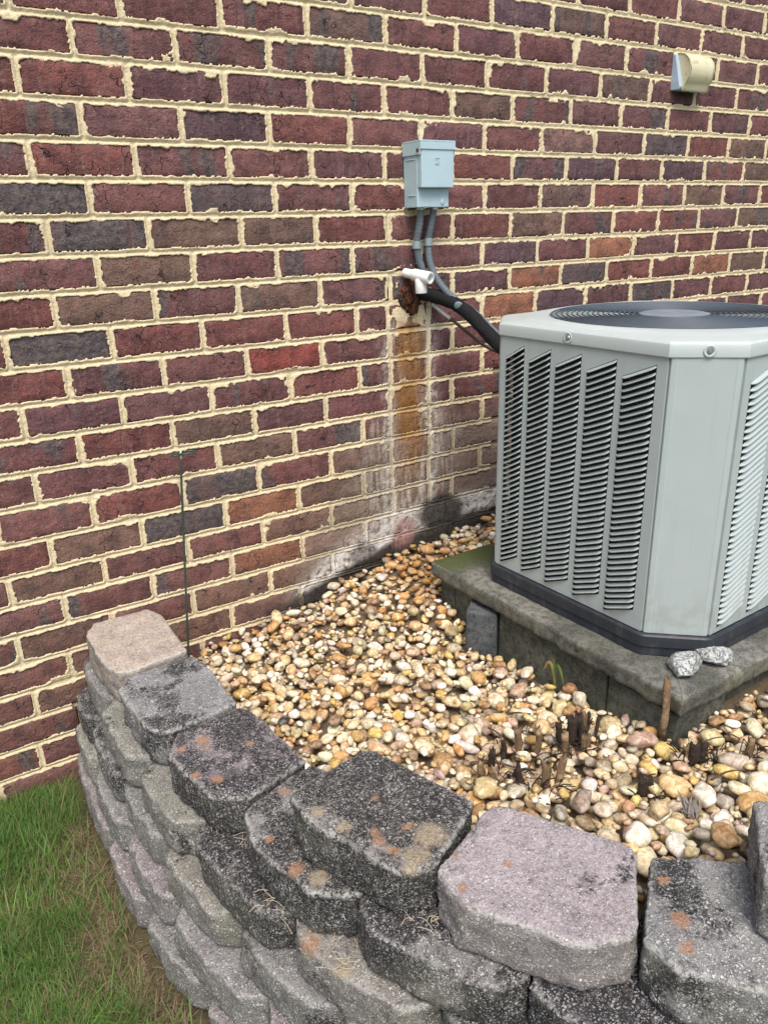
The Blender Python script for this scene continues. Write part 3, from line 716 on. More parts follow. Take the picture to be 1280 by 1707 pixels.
c = k.mix(k.ramp(n, .4, .6), (.34, .355, .345), (.46, .48, .46)); c = k.mix(k.ramp(k.math('ABSOLUTE', k.math('SUBTRACT', n2, .5)), .016, .002), c, (.07, .08, .085))
M_RUB = k.fin(c, .85, k.bump(k.math('ADD', n, k.ramp(k.math('ABSOLUTE', k.math('SUBTRACT', n2, .5)), .0, .05)), .9, .004))
rock('rubble_stone', (.876, -.934, .3850), (.053, .034, .0175), 3, M_RUB, 'larger pale cracked rubble stone at the front corner of the slab', 'stone', .35, 16, .05, 4, 'rubble stones on the slab')
rock('rubble_stone', (.946, -.950, .3865), (.040, .030, .0185), 8, M_RUB, 'smaller pale jagged rubble stone behind the larger one on the slab', 'stone', -.5, 16, .12, 4, 'rubble stones on the slab')

# ------------------------------------------------------------------ electrical disconnect
k = NT('box_paint'); n = k.noise(k.P, 30, 4); c = k.mix(n, (.34, .47, .52), (.42, .55, .60)); c = k.mix(k.math('MULTIPLY', k.ramp(k.noise(k.P, 90, 4), .58, .75), .3), c, (.5, .5, .46)); M_BOX = k.fin(c, .45, k.bump(k.noise(k.P, 300, 2), .15, .0006))
DB = thing('disconnect_box', 'light blue-grey metal electrical disconnect box on the brick wall', 'electrical box', (.906, -.004, 1.242))
def part_box(name, x0, x1, y0, y1, z0, z1, mat, parent, bev=.0015): return obj(name, box_mesh(name, x0, x1, y0, y1, z0, z1, bev), mat, parent)
part_box('body', -.049, .047, -.058, 0, 0, .145, M_BOX, DB)
part_box('door', -.048, .049, -.076, -.0585, .044, .137, M_BOX, DB, .002)
lidm = bmesh.new(); box_bm(lidm, -.052, .052, -.0785, .0005, .1455, .149); box_bm(lidm, -.052, .052, -.0785, -.0768, .129, .1453); box_bm(lidm, -.052, -.0503, -.0765, 0, .117, .1453); box_bm(lidm, .0503, .052, -.0765, 0, .117, .1453)
bmesh.ops.bevel(lidm, geom=lidm.edges[:], offset=.0006, segments=1, affect='EDGES')
obj('lid', bm_mesh('lid', lidm), M_BOX, DB)
bm = bmesh.new(); disc_prism(bm, (-.052, -.066, .127), (-1, 0, 0), .0048, .0022, 14, .0040); obj('screw', bm_mesh('screw', bm), M_RUST, DB)
bm = bmesh.new(); bmesh.ops.create_uvsphere(bm, u_segments=16, v_segments=8, radius=.0075); bmesh.ops.scale(bm, vec=(.9, .35, 1.1), verts=bm.verts[:]); bmesh.ops.translate(bm, vec=(.027, -.058, .012), verts=bm.verts[:]); obj('knockout', bm_mesh('knockout', bm, True), M_BOX, DB)
# embossed square mark on the door
bm = bmesh.new(); ex, ez, y0, y1 = -.0015, .1035, -.0772, -.0758
for a in ((-.0065, .0065, .0065, .0078), (-.0065, .0065, -.0078, -.0065), (.0052, .0065, -.0065, .0065), (-.0065, -.0052, .001, .0065), (-.0065, -.0052, -.0065, -.003),
          (-.0028, .002, .0034, .0046), (-.0028, .002, -.0046, -.0034), (.0016, .0028, -.0036, .0036), (-.0028, -.0016, -.0034, .0034)):
    box_bm(bm, ex + a[0], ex + a[1], y0, y1, ez + a[2], ez + a[3])
obj('embossed_mark', bm_mesh('embossed_mark', bm), M_BOX, DB)
part_box('bottom_clip', -.030, -.016, -.060, -.054, -.0015, .003, M_STEEL, DB, .0005)
part_box('side_rib', -.0505, -.049, -.050, -.020, .026, .029, M_BOX, DB, .0004)
part_box('side_rib', -.0505, -.049, -.050, -.012, .107, .109, M_BOX, DB, .0004)

# flexible conduits with their clamps
k = NT('conduit_vinyl'); n = k.noise(k.P, 60, 3); c = k.mix(n, (.085, .11, .13), (.15, .18, .20)); M_CON = k.fin(c, .4)
def ribbed(i, t, a): return .0090 + .0005 * math.sin(i * 2.1)
def conduit(pts, label, clampat):
    r = thing('conduit', label, 'conduit', (0, 0, 0), 0, 'flexible conduits below the electrical box')
    tube('hose', pts, ribbed, M_CON, r, 14, 14)
    c = Vector(pts[0]); bm = bmesh.new(); disc_prism(bm, c + Vector((0, 0, -.006)), (0, 0, 1), .0125, .012, 8); obj('connector', bm_mesh('connector', bm), M_STEEL, r)
    p = Vector(clampat); bm = bmesh.new(); disc_prism(bm, p + Vector((0, 0, -.009)), (0, 0, 1), .0112, .018, 20); 
    box_bm(bm, p.x + .008, p.x + .026, -.006, -.003, p.z - .007, p.z + .007); o = obj('clamp', bm_mesh('clamp', bm), simple('clamp_zinc', (.27, .35, .36), .45, .3) if 'clamp_zinc' not in bpy.data.materials else bpy.data.materials['clamp_zinc'], r)
    bm = bmesh.new(); disc_prism(bm, (p.x + .019, -.006, p.z), (0, -1, 0), .0035, .002, 8); obj('clamp_screw', bm_mesh('clamp_screw', bm), M_STEEL, o)
conduit([(.884, -.040, 1.243), (.882, -.034, 1.20), (.880, -.024, 1.16), (.886, -.022, 1.125), (.899, -.022, 1.09), (.905, -.014, 1.06), (.905, .01, 1.04)], 'left grey conduit running from the box into the wall hole', (.880, -.024, 1.154))
conduit([(.922, -.042, 1.243), (.919, -.032, 1.20), (.916, -.024, 1.16), (.917, -.028, 1.115), (.926, -.036, 1.08), (.944, -.052, 1.045), (.968, -.075, 1.015), (.992, -.12, .985), (.998, -.20, .94), (.99, -.30, .90), (.99, -.345, .89)], 'right grey conduit curving down behind the black insulated line', (.916, -.024, 1.160))

# hole filling, drain tee, insulated line, cable
k = NT('rusty_foam'); n = k.noise(k.P, 70, 4, .6); n2 = k.noise(k.P, 28, 3)
c = k.mix(k.ramp(n, .35, .65), (.010, .005, .003), (.115, .034, .012)); c = k.mix(k.ramp(n2, .55, .7), c, (.03, .018, .014)); M_FOAM = k.fin(c, .6, k.bump(n, 1.0, .006))
bm = bmesh.new(); bmesh.ops.create_icosphere(bm, subdivisions=5, radius=1)
for v in bm.verts:
    p = v.co.copy(); q = p * 1.4; s = 1 + .32 * mnoise.noise(q * 1.5) + .16 * mnoise.noise(q * 4) + .07 * mnoise.noise(q * 10)
    dr = 1.0 if p.z > 0 else 1.0 - .35 * min(1, -p.z) * abs(p.x)
    v.co = Vector((p.x * .034 * s * dr + (.010 if p.z < -.4 else 0) * -p.z, p.y * .013 * s, p.z * .045 * s))
o = obj('foam_filling', bm_mesh('foam_filling', bm, True), M_FOAM); o.location = (.872, -.001, 1.026)
tag(o, 'rust-brown crumbling foam filling in the hole under the white drain tee', 'foam filling')
M_PVC = simple('white_pvc', (.76, .77, .75), .35, 0, .04, 60)
M_PVCIN = simple('pvc_inside', (.42, .38, .33), .6, 0, .2)
PT = thing('drain_tee', 'white plastic drain tee sticking out above the wall hole', 'drain pipe', (0, 0, 0))
a, b = Vector((.853, -.012, 1.0865)), Vector((.876, -.085, 1.0755)); dv = (b - a).normalized()
def pipe(name, p0, p1, r, mat, parent, inner=None, n=24):
    p0, p1 = Vector(p0), Vector(p1); ax = (p1 - p0).normalized(); u = ax.orthogonal().normalized(); v = ax.cross(u); V, F = [], []
    ri = inner or r * .8
    prof = [(p0, r * .93), (p0 + ax * .0015, r), (p1 - ax * .0008, r), (p1, r * .97), (p1, ri), (p1 - ax * min(.02, (p1 - p0).length * .8), ri * .98)]
    for c, q in prof:
        for i in range(n): t = 2 * PI * i / n; V.append(c + (u * math.cos(t) + v * math.sin(t)) * q)
    for j in range(len(prof) - 1):
        for i in range(n): F.append((j * n + i, j * n + (i + 1) % n, (j + 1) * n + (i + 1) % n, (j + 1) * n + i))
    F.append(tuple(range(n))); F.append(tuple((len(prof) - 1) * n + i for i in range(n)))
    return obj(name, py_mesh(name, V, F, False), mat, parent)
def shade_auto(o, ang=40):
    me = o.data; smooth(me)
    try: me.set_sharp_from_angle(angle=math.radians(ang))
    except Exception: pass
for o_ in (pipe('pipe', a - dv * .004, a + dv * .040, .0118, M_PVC, PT), pipe('tee_run', a + dv * .026, b + dv * .004, .0152, M_PVC, PT, .0112),
           pipe('tee_branch', a + dv * .049 + Vector((0, 0, -.004)), a + dv * .049 + Vector((.001, -.001, -.042)), .0150, M_PVC, PT, .0112)): shade_auto(o_)
LS = thing('refrigerant_line', 'thick black foam-insulated line running from the wall hole into the air conditioner', 'insulated pipe')
k = NT('black_foam'); n = k.noise(k.P, 220, 4, .6); c = k.mix(n, (.003, .003, .004), (.010, .0105, .012)); M_FOAMB = k.fin(c, .85, k.bump(n, .8, .002))
lp = [(.888, .012, 1.040), (.912, -.018, 1.030), (.945, -.046, 1.019), (.970, -.085, 1.000), (.980, -.135, .972), (.983, -.19, .938), (.983, -.25, .907), (.978, -.34, .882)]
tube('insulation', lp, lambda i, t, a: .0178 + (.0016 * mnoise.noise(Vector((i * .35, math.cos(a) * 1.4, math.sin(a) * 1.4)))) + (.004 * mnoise.noise(Vector((i * 1.1, a * 2, 4))) if t < .28 else 0), M_FOAMB, LS, 20, 10)
bm = bmesh.new(); bmesh.ops.create_uvsphere(bm, u_segments=18, v_segments=10, radius=1); bmesh.ops.scale(bm, vec=(.0115, .0045, .0105), verts=bm.verts[:])
o = obj('tape_patch', bm_mesh('tape_patch', bm, True), simple('teal_tape', (.13, .20, .20), .45, 0, .45, 120), LS); o.location = (.958, -.098, 1.003); o.rotation_euler = (.25, .1, -.62)
V, F = [], []; rr = random.Random(5)
for i in range(26):     # torn shreds of the wrapping at the wall
    p = Vector((.915 + rr.uniform(-.018, .022), -.020 + rr.uniform(-.018, .004), 1.018 + rr.uniform(-.020, .016))); d1 = Vector((rr.uniform(-1, 1), rr.uniform(-1, .2), rr.uniform(-1, 1))).normalized() * rr.uniform(.004, .011); d2 = Vector((rr.uniform(-1, 1), rr.uniform(-1, .2), rr.uniform(-1, 1))).normalized() * .004
    n0 = len(V); V += [p, p + d2, p + d1 + d2 * .5, p + d1]; F.append((n0, n0 + 1, n0 + 2, n0 + 3))
obj('torn_wrap', py_mesh('torn_wrap', V, F), simple('torn_wrap_black', (.03, .032, .035), .6, 0, .6, 200), LS, kind='stuff')
CB = thing('thin_cable', 'thin brown cable hanging below the black line, its wall end sheathed in whitish tape', 'cable')
wp = [(.905, -.008, 1.022), (.922, -.024, 1.010), (.943, -.036, .989), (.965, -.055, .966), (.992, -.09, .932), (1.016, -.13, .900), (1.032, -.18, .883), (1.03, -.27, .872), (1.02, -.345, .866)]
tube('cable', wp, .0042, simple('brown_cable', (.065, .045, .038), .6), CB, 10, 8)
tube('sheath', wp[0:4], lambda i, t, a: .0062 + .0012 * mnoise.noise(Vector((i * .6, a, 0))), simple('grey_white_sheath', (.36, .36, .33), .6, 0, .35, 150), CB, 10, 8)

# ------------------------------------------------------------------ vent hood high on the wall
k = NT('aged_cream_plastic'); n = k.noise(k.vmul(k.P, (12, 60, 160)), 1, 4); nb = k.noise(k.P, 30, 3); c = k.mix(n, (.50, .46, .29), (.66, .62, .45)); c = k.mix(k.ramp(nb, .55, .7), c, (.42, .36, .19)); M_CRM = k.fin(c, .42)
M_VB = simple('pale_blue_plastic', (.36, .46, .56), .5, 0, .08, 60)
VT = thing('vent_hood', 'cream plastic exhaust vent hood on a pale blue base, high on the wall', 'vent hood', (1.885, 0, 1.606), 0)
bm = bmesh.new(); x0, x1 = -.060, .060
pv = [(0.002, -.046), (0.002, .050), (-.010, .048), (-.034, -.040), (-.030, -.047)]
fa = [bm.verts.new((x0, y, z)) for y, z in pv]; fb = [bm.verts.new((x1, y, z)) for y, z in pv]; bm.faces.new(fa); bm.faces.new(fb[::-1])
for i in range(5): bm.faces.new((fa[i], fa[(i + 1) % 5], fb[(i + 1) % 5], fb[i]))
bmesh.ops.bevel(bm, geom=bm.edges[:], offset=.0015, segments=1, affect='EDGES')
obj('base_plate', bm_mesh('base_plate', bm), M_VB, VT)
x0, x1 = -.050, .062
pr = [(-.006, .052), (-.016, .0515), (-.030, .048), (-.043, .040), (-.053, .028), (-.058, .012), (-.058, -.004), (-.054, -.018), (-.047, -.029), (-.042, -.036), (-.041, -.046), (-.038, -.050)]
inn = [(y + .003, z - .001) for y, z in pr]
V = []; F = []; L = len(pr)
for x in (x0, x1): V += [(x, y, z) for y, z in pr]
for x in (x0 + .0025, x1 - .0025): V += [(x, y, z) for y, z in inn]
for i in range(L - 1):
    F.append((i, i + 1, L + i + 1, L + i)); F.append((2 * L + i, 3 * L + i, 3 * L + i + 1, 2 * L + i + 1))
F.append((L - 1, 2 * L - 1, 4 * L - 1, 3 * L - 1))
hood = obj('hood', py_mesh('hood', V, F), M_CRM, VT); shade_auto(hood, 50)
for side, x in (('cheek', x0), ('cheek', x1)):
    s = 1 if x == x0 else -1; bm = bmesh.new(); pp = [(-.006, .052)] + pr[1:] + [(-.034, -.050), (-.008, .046)]
    lo = [bm.verts.new((x + s * .0025, y, z)) for y, z in pp]; hi = [bm.verts.new((x + s * .005, y, z)) for y, z in pp]; bm.faces.new(lo); bm.faces.new(hi[::-1])
    for i in range(len(pp)): bm.faces.new((lo[i], lo[(i + 1) % len(pp)], hi[(i + 1) % len(pp)], hi[i]))
    obj('cheek', bm_mesh('cheek', bm), M_CRM, VT)

# ------------------------------------------------------------------ plant support stake
M_GRN = simple('green_wire', (.035, .06, .05), .45, 0, .3, 80); M_BARE = simple('bare_wire_ends', (.6, .62, .58), .3, .5)
ST = thing('plant_stake', 'thin green wire plant stake with two small loops, standing against the brick wall', 'plant stake', (.156, -.055, .20), 0)
tube('rod', [(0, 0, -.02), (.012, 0, .14), (.030, 0, .36), (.0435, 0, .525)], .0027, M_GRN, ST, 8, 6)
def loop(cx, rx, ry, a0, a1, dz):
    return [Vector((cx + rx * math.cos(a0 + (a1 - a0) * i / 24), ry * math.sin(a0 + (a1 - a0) * i / 24), .527 + dz)) for i in range(25)]
tube('loop', loop(.0435 + .019, .019, .012, PI * 1.05, PI * 2.85, 0), .0022, M_GRN, ST, 8, 1)
tube('loop', loop(.0435 - .010, .010, .009, -.1, PI * 1.8, 0), .0022, M_GRN, ST, 8, 1)
tube('wire_end', [(.0435, -.002, .515), (.044, 0, .526), (.047, .003, .533)], .0022, M_BARE, ST, 8, 4)

# ------------------------------------------------------------------ segmental block wall
LICH = [(.021, -.584, .35, .014), (-.02, -.588, .35, .008), (.016, -.612, .35, .006), (.086, -.642, .35, .009), (-.021, -.665, .35, .009), (.003, -.697, .35, .011), (.083, -.786, .35, .010), (.022, -.866, .35, .008), (.029, -.94, .35, .013),
        (.157, -1.035, .432, .008), (.113, -1.019, .432, .008), (.111, -1.036, .432, .010), (.117, -1.061, .432, .009), (.149, -.962, .432, .006), (.181, -1.115, .432, .006), (.156, -1.159, .432, .007), (.227, -1.159, .432, .006),
        (.369, -1.288, .432, .008), (.338, -1.336, .432, .012), (.312, -1.362, .432, .010), (.017, -.995, .268, .018)]
LICHG = [(.048, -.972, .35, .016), (.174, -1.065, .432, .024), (.139, -1.083, .432, .020), (.085, -.986, .432, .010), (.068, -.941, .432, .010), (.038, -1.054, .268, .014), (.120, -1.095, .432, .012)]
k = NT('split_face_block'); oi = k.n('ShaderNodeObjectInfo'); base = oi.outputs['Color']; al = oi.outputs['Alpha']
n1 = k.noise(k.P, 13, 4, .6); n2 = k.noise(k.P, 55, 4, .65); n3 = k.noise(k.P, 420, 3, .7)
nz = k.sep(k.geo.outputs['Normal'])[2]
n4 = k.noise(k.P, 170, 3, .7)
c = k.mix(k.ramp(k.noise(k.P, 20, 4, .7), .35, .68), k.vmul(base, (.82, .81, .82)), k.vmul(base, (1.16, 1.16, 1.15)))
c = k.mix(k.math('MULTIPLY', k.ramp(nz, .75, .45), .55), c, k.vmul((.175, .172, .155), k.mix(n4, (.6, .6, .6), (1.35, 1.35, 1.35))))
# algae: black film, heavier on some blocks
am = k.ramp(k.math('ADD', n1, k.math('MULTIPLY', k.math('SUBTRACT', n4, .5), .22)), k.math('SUBTRACT', .78, k.math('MULTIPLY', al, .58)), k.math('SUBTRACT', .86, k.math('MULTIPLY', al, .46)))
am = k.math('MULTIPLY', am, k.ramp(n4, .30, .52, .60, 1.0))
c = k.mix(k.math('MULTIPLY', am, .90), c, (.014, .0135, .015))
c = k.mix(k.math('MULTIPLY', k.ramp(n4, .50, .66), .62), c, k.vmul(c, (.34, .34, .35)))
c = k.mix(k.math('MULTIPLY', k.ramp(n3, .48, .64), .60), c, k.vmul(c, (.38, .38, .39)))
c = k.mix(k.math('MULTIPLY', k.ramp(n4, .46, .32), .50), c, k.vmul(c, (1.7, 1.68, 1.62)))
# greenish film low on the sides
gm = k.math('MULTIPLY', k.ramp(nz, .5, .1), k.ramp(k.noise(k.P, 8, 3), .45, .65)); c = k.mix(k.math('MULTIPLY', gm, .30), c, k.mix(n4, (.09, .095, .06), (.24, .24, .17)))
# pale aggregate grains, three sizes, ragged
Pw = k.vadd(k.P, k.vmul(k.noise(k.P, 300, 3, .7, True), (.0035, .0035, .0035)))
gsum = 0.0
for sc_, th, shf, lo in ((170, .70, 0, .40), (290, .62, 3, .44), (480, .50, 7, .46)):
    PP = k.vadd(Pw, (shf, shf * .3, shf * .7)); q = k.math('MULTIPLY', k.ramp(k.vor(PP, sc_), lo, lo - .16), k.ramp(k.sep(k.vor(PP, sc_, out='Color'))[0], th, th + .03))
    gsum = q if gsum == 0.0 else k.math('MAXIMUM', gsum, q)
gm2 = k.math('MULTIPLY', gsum, k.ramp(n2, .36, .54, .22, 1)); gm2 = k.math('MULTIPLY', gm2, k.math('SUBTRACT', 1.0, k.math('MULTIPLY', am, .35)))
c = k.mix(k.math('MULTIPLY', gm2, .85), c, k.mix(n4, (.40, .39, .37), (.80, .79, .76)))
# worn pale arrises
wa = k.n('ShaderNodeAttribute', attribute_name='wear'); wv = k.math('MULTIPLY', wa.outputs['Fac'], k.ramp(k.noise(k.P, 130, 3, .7), .42, .56)); c = k.mix(k.math('MULTIPLY', wv, .78), c, (.50, .49, .46))
# rain-dark patches keep their place; lichens
nl = k.math('MULTIPLY', k.math('SUBTRACT', k.noise(k.P, 110, 4, .75), .5), .030)
def spots(c, L, ca, cb):
    m = 0.0
    for x, y, z, r in L:
        d = k.math('ADD', k.dist(k.P, (x, y, z)), nl); q = k.ramp(d, r * 1.25, r * .5); m = q if m == 0.0 else k.math('MAXIMUM', m, q)
    m = k.math('MULTIPLY', m, k.ramp(n4, .32, .56, .25, .88))
    return k.mix(m, c, k.mix(k.ramp(n3, .35, .6), ca, cb))
c = spots(c, LICH, (.20, .11, .065), (.48, .28, .17)); c = spots(c, LICHG, (.26, .20, .13), (.45, .37, .26))
hh = k.math('ADD', k.math('MULTIPLY', n3, .8), k.math('ADD', n2, k.math('MULTIPLY', gm2, .35)))
M_BLOCK = k.fin(c, .93, k.bump(hh, 1.0, .0034))

A0, HB = .35, .082
PATH = [(-.058, .02), (-.062, -.1), (-.064, -.22), (-.060, -.42), (-.048, -.60), (-.022, -.745), (.000, -.86), (.033, -.985), (.068, -1.085), (.126, -1.190), (.190, -1.300), (.255, -1.395), (.335, -1.480), (.44, -1.56), (.60, -1.63), (.82, -1.68), (1.15, -1.71), (1.7, -1.72)]
def offset_path(d):
    P = catmull([(x, y, 0) for x, y in PATH], 8); out = []
    for i, p in enumerate(P):
        t = (P[min(i + 1, len(P) - 1)] - P[max(i - 1, 0)]).normalized(); n = Vector((t.y, -t.x, 0))   # outward (towards the lawn)
        if n.x > 0 and abs(t.y) > abs(t.x): n = -n
        out.append(p + n * d)
    return out
def outward(t): 
    n = Vector((t.y, -t.x, 0)); return n
class Course:
    def __init__(s, d):
        s.P = offset_path(d); s.L = [0]
        for i in range(1, len(s.P)): s.L.append(s.L[-1] + (s.P[i] - s.P[i - 1]).length)
    def at(s, q):
        q = max(0, min(s.L[-1] - 1e-6, q)); i = max(j for j in range(len(s.L)) if s.L[j] <= q); i = min(i, len(s.P) - 2)
        f = (q - s.L[i]) / (s.L[i + 1] - s.L[i]); p = s.P[i].lerp(s.P[i + 1], f); t = (s.P[i + 1] - s.P[i]).normalized(); return p, Vector((-t.y, t.x, 0)) * (1 if True else -1)
    def s_at_y(s, y):
        for i in range(len(s.P) - 1):
            if s.P[i].y >= y > s.P[i + 1].y: return s.L[i] + (s.P[i].y - y) / (s.P[i].y - s.P[i + 1].y) * (s.L[i + 1] - s.L[i])
        return s.L[-1]
RW = thing('retaining_wall', 'curved low retaining wall of dry-stacked split-face concrete blocks around the gravel bed', 'retaining wall')
GREY, BROWN, MAUVE, OLIVE = (.215, .212, .205), (.27, .245, .215), (.235, .205, .212), (.235, .230, .195)
br = random.Random(21)
def front_fn(P, inward):     # rough on the split front, fairly smooth on sides and back
    def f(p, n): return 1.0 if Vector((n.x, n.y)).dot(Vector((inward[0], inward[1]))) < -.25 else .25
    return f
def wall_block(poly, z0, z1, col, alga, inward, label=None, seed=0, amp=.0055, bulge=.003, tilt=(0, 0), step=.0065, edge=.006):
    z1t = z1 - .0006
    V, F = rough_prism(poly, z0 + .0004, z1t, step, amp, .0022, edge, seed, bulge=bulge, front=front_fn(poly, inward), topamp=.0016, corner=.006, under=.007)
    cx = sum(v[0] for v in poly) / len(poly); cy = sum(v[1] for v in poly) / len(poly)
    V2 = apply_rot(V, tilt[0], tilt[1], (cx, cy, z0))
    me = py_mesh('wall_block', V2, F, True)
    # wear: strongest along the top front arris
    a = me.attributes.new('wear', 'FLOAT', 'POINT'); zs = np.array([v[2] for v in V]); xy = np.array([v[:2] for v in V]); pc = np.array([cx, cy])
    # distance to outline from inside, approximated on rings
    N = len(V); top = zs > z1t - .0075
    per = np.array([tuple(p) for p in resample([tuple(q) for q in poly], .006)]); dd = np.full(N, 1.0)
    idx = np.where(top)[0]
    for i0 in range(0, len(idx), 400):
        ii = idx[i0:i0 + 400]; dd[ii] = np.sqrt(((xy[ii, None, :] - per[None]) ** 2).sum(-1)).min(1)
    wv = np.exp(-(dd / .0045) ** 2) * top * (1.0 if label else .55); a.data.foreach_set('value', wv.astype(np.float32))
    o = obj('wall_block', me, M_BLOCK, RW); o.color = (*col, alga)
    if label: o['label'] = label
    return o
# top blocks, outlines as they lie
CAPS = [
 ([(-.071, -.063), (-.044, -.016), (.084, -.014), (.105, -.066), (.100, -.262), (-.020, -.277), (-.052, -.262), (-.066, -.204)], 0, (.50, .415, .345), .10, 'pale pinkish-tan top block against the brick wall', (0, 0)),
 ([(-.063, -.334), (-.040, -.295), (.101, -.288), (.114, -.342), (.115, -.508), (.000, -.522), (-.030, -.518), (-.055, -.485)], 0, (.25, .255, .26), .55, 'grey speckled top block between the tan one and the mauve-black one', (0, 0)),
 ([(-.046, -.587), (-.010, -.536), (.115, -.524), (.130, -.552), (.148, -.735), (.028, -.766), (-.020, -.727)], 0, (.27, .235, .25), .78, 'mauve-black top block with orange lichen spots', (0, 0)),
 ([(.012, -.795), (.030, -.780), (.150, -.748), (.24, -.93), (.105, -1.022), (.074, -1.024), (.030, -.990), (.000, -.892), (-.001, -.845)], 0, (.25, .245, .235), .74, 'half-covered dark block with lichen along its front arris', (0, 0)),
 ([(.052, -.890), (.078, -.876), (.190, -.860), (.208, -.873), (.262, -1.043), (.250, -1.056), (.150, -1.109), (.102, -1.090), (.066, -.990), (.046, -.938)], 1, (.29, .27, .24), .86, 'black weathered top block with a sandy corner and pale lichen', (0, 0)),
 ([(.145, -1.118), (.272, -1.066), (.290, -1.070), (.381, -1.222), (.378, -1.238), (.288, -1.316), (.270, -1.318), (.220, -1.298), (.140, -1.176)], 1, (.375, .325, .335), .30, 'large mauve-grey top block, cleanest of the row', (0, 0)),
 ([(.388, -1.252), (.500, -1.335), (.560, -1.40), (.43, -1.525), (.340, -1.441), (.284, -1.378), (.281, -1.330)], 1, (.25, .25, .245), .58, 'dark grey top block with orange lichen in the lower right corner', (0, 0)),
 ([(.495, -1.312), (.640, -1.42), (.60, -1.53), (.50, -1.56), (.412, -1.47), (.388, -1.396)], 2, (.27, .265, .255), .5, 'block standing one course higher at the right edge', (0, 0)),
]
INW = (.85, .45)
for i, (poly, lv, colr, alga, lab, tl) in enumerate(CAPS):
    z1 = A0 + HB * lv
    wall_block(poly, z1 - HB, z1, colr, alga, (.95, .1) if i < 3 else (.8, .6), lab, 50 + i, .0036, .001, tl, .0055, .0034)
# courses below, blocks set back a little more at each step up
def run_course(kk, z1, joints, tints, seed, s_end=2.9, step_w=.232, depth=.17):
    C = Course(.019 * kk); js = [C.s_at_y(y) for y in joints]
    while js[-1] < s_end: js.append(js[-1] + step_w * br.uniform(.96, 1.05))
    for i in range(len(js) - 1):
        a, b = js[i] + .0022, js[i + 1] - .0022; pa, na = C.at(a); pb, nb = C.at(b); pm, nm = C.at((a + b) / 2)
        jut = br.uniform(-.007, .007); ch = .034; cut_ = br.uniform(.022, .030)
        p1, n1_ = C.at(a + ch); p2, n2_ = C.at(b - ch)
        inward = nm; o_ = -nm
        pts = [pa + inward * cut_, p1 + o_ * (.004 + jut), pm + o_ * (.007 + jut), p2 + o_ * (.004 + jut), pb + inward * cut_, pb + inward * depth - (pb - pa).normalized() * .025, pa + inward * depth + (pb - pa).normalized() * .025]
        colr, alga = tints[i] if i < len(tints) else (br.choice([GREY, MAUVE, OLIVE, GREY]), br.uniform(.2, .6))
        wall_block([(p.x, p.y) for p in pts], z1 - HB, z1, colr, alga, (inward.x, inward.y), None, seed + i * 3, .0036, .002, (0, 0), .0065 if (a < 1.7) else .02, .0050)
run_course(0, A0, [-1.045, -1.262], [((.23, .215, .21), .82), ((.2, .19, .2), .9), (GREY, .6)], 300)
run_course(1, A0 - HB, [.01, -.222, -.468, -.690, -.940, -1.174], [(GREY, .50), ((.25, .25, .215), .34), ((.245, .24, .205), .35), ((.22, .20, .20), .86), ((.27, .255, .225), .50), (GREY, .7)], 400)
run_course(2, A0 - 2 * HB, [.01, -.16, -.390, -.600, -.829, -1.055], [((.19, .185, .19), .80), ((.20, .20, .205), .62), (GREY, .42), ((.26, .25, .21), .25), (GREY, .45), (OLIVE, .3)], 500)
run_course(3, A0 - 3 * HB, [.01, -.200, -.437, -.662, -.918, -1.14], [((.255, .25, .215), .20), ((.225, .222, .215), .30), ((.255, .225, .235), .32), ((.245, .235, .235), .30), (MAUVE, .4)], 600)
run_course(4, A0 - 4 * HB, [.01, -.340, -.563, -.785, -1.01], [((.24, .21, .22), .30), ((.25, .215, .225), .30), (GREY, .3), ((.23, .21, .215), .35)], 700)
run_course(5, A0 - 5 * HB - .022, [.01, -.25, -.47, -.70, -.93], [(GREY, .4)] * 4, 800)
# higher course carrying on to the right of the photographed part
C = Course(-.012)
s0 = C.s_at_y(-1.50)
def upper(lv, s_from, n):
    for i in range(n):
        a = s_from + i * .235; b = a + .232; pa, na = C.at(a); pb, nb = C.at(b); pm, nm = C.at((a + b) / 2); inward = nm
        pts = [pa + inward * .016, pm - inward * .006, pb + inward * .016, pb + inward * .17 - (pb - pa).normalized() * .02, pa + inward * .17 + (pb - pa).normalized() * .02]
        wall_block([(p.x, p.y) for p in pts], A0 + HB * (lv - 1), A0 + HB * lv, br.choice([GREY, MAUVE, OLIVE]), br.uniform(.3, .6), (inward.x, inward.y), None, 900 + i + lv * 20, .005, .004, (0, 0), .015)
upper(1, C.s_at_y(-1.535) + .02, 6); upper(2, C.s_at_y(-1.585) + .06, 5)

# ------------------------------------------------------------------ ground
k = NT('soil'); n = k.noise(k.P, 40, 5, .65); n2 = k.noise(k.P, 6, 3); c = k.mix(k.ramp(n, .35, .65), (.035, .024, .015), (.10, .075, .048)); c = k.mix(k.ramp(n2, .45, .6), c, k.mix(n, (.05, .05, .02), (.12, .10, .05)))
M_SOIL = k.fin(c, .95, k.bump(n, 1.0, .01))
k = NT('far_lawn'); n = k.noise(k.P, 60, 5, .7); M_FAR = k.fin(k.mix(n, (.025, .045, .012), (.085, .12, .035)), .95, k.bump(n, 1.0, .02))
obj('ground', np_mesh('ground', [(-600, -600, -.075), (600, -600, -.075), (600, 600, -.075), (-600, 600, -.075)], [(0, 1, 2, 3)]), M_FAR, kind='structure')
n = 90; gx, gy = np.meshgrid(np.linspace(-1.6, .55, n), np.linspace(.05, -2.6, n), indexing='ij')
gzv = -.062 + (fbm(gx, gy, 9, 3) - .5) * .012; idx = np.arange(n * n).reshape(n, n)
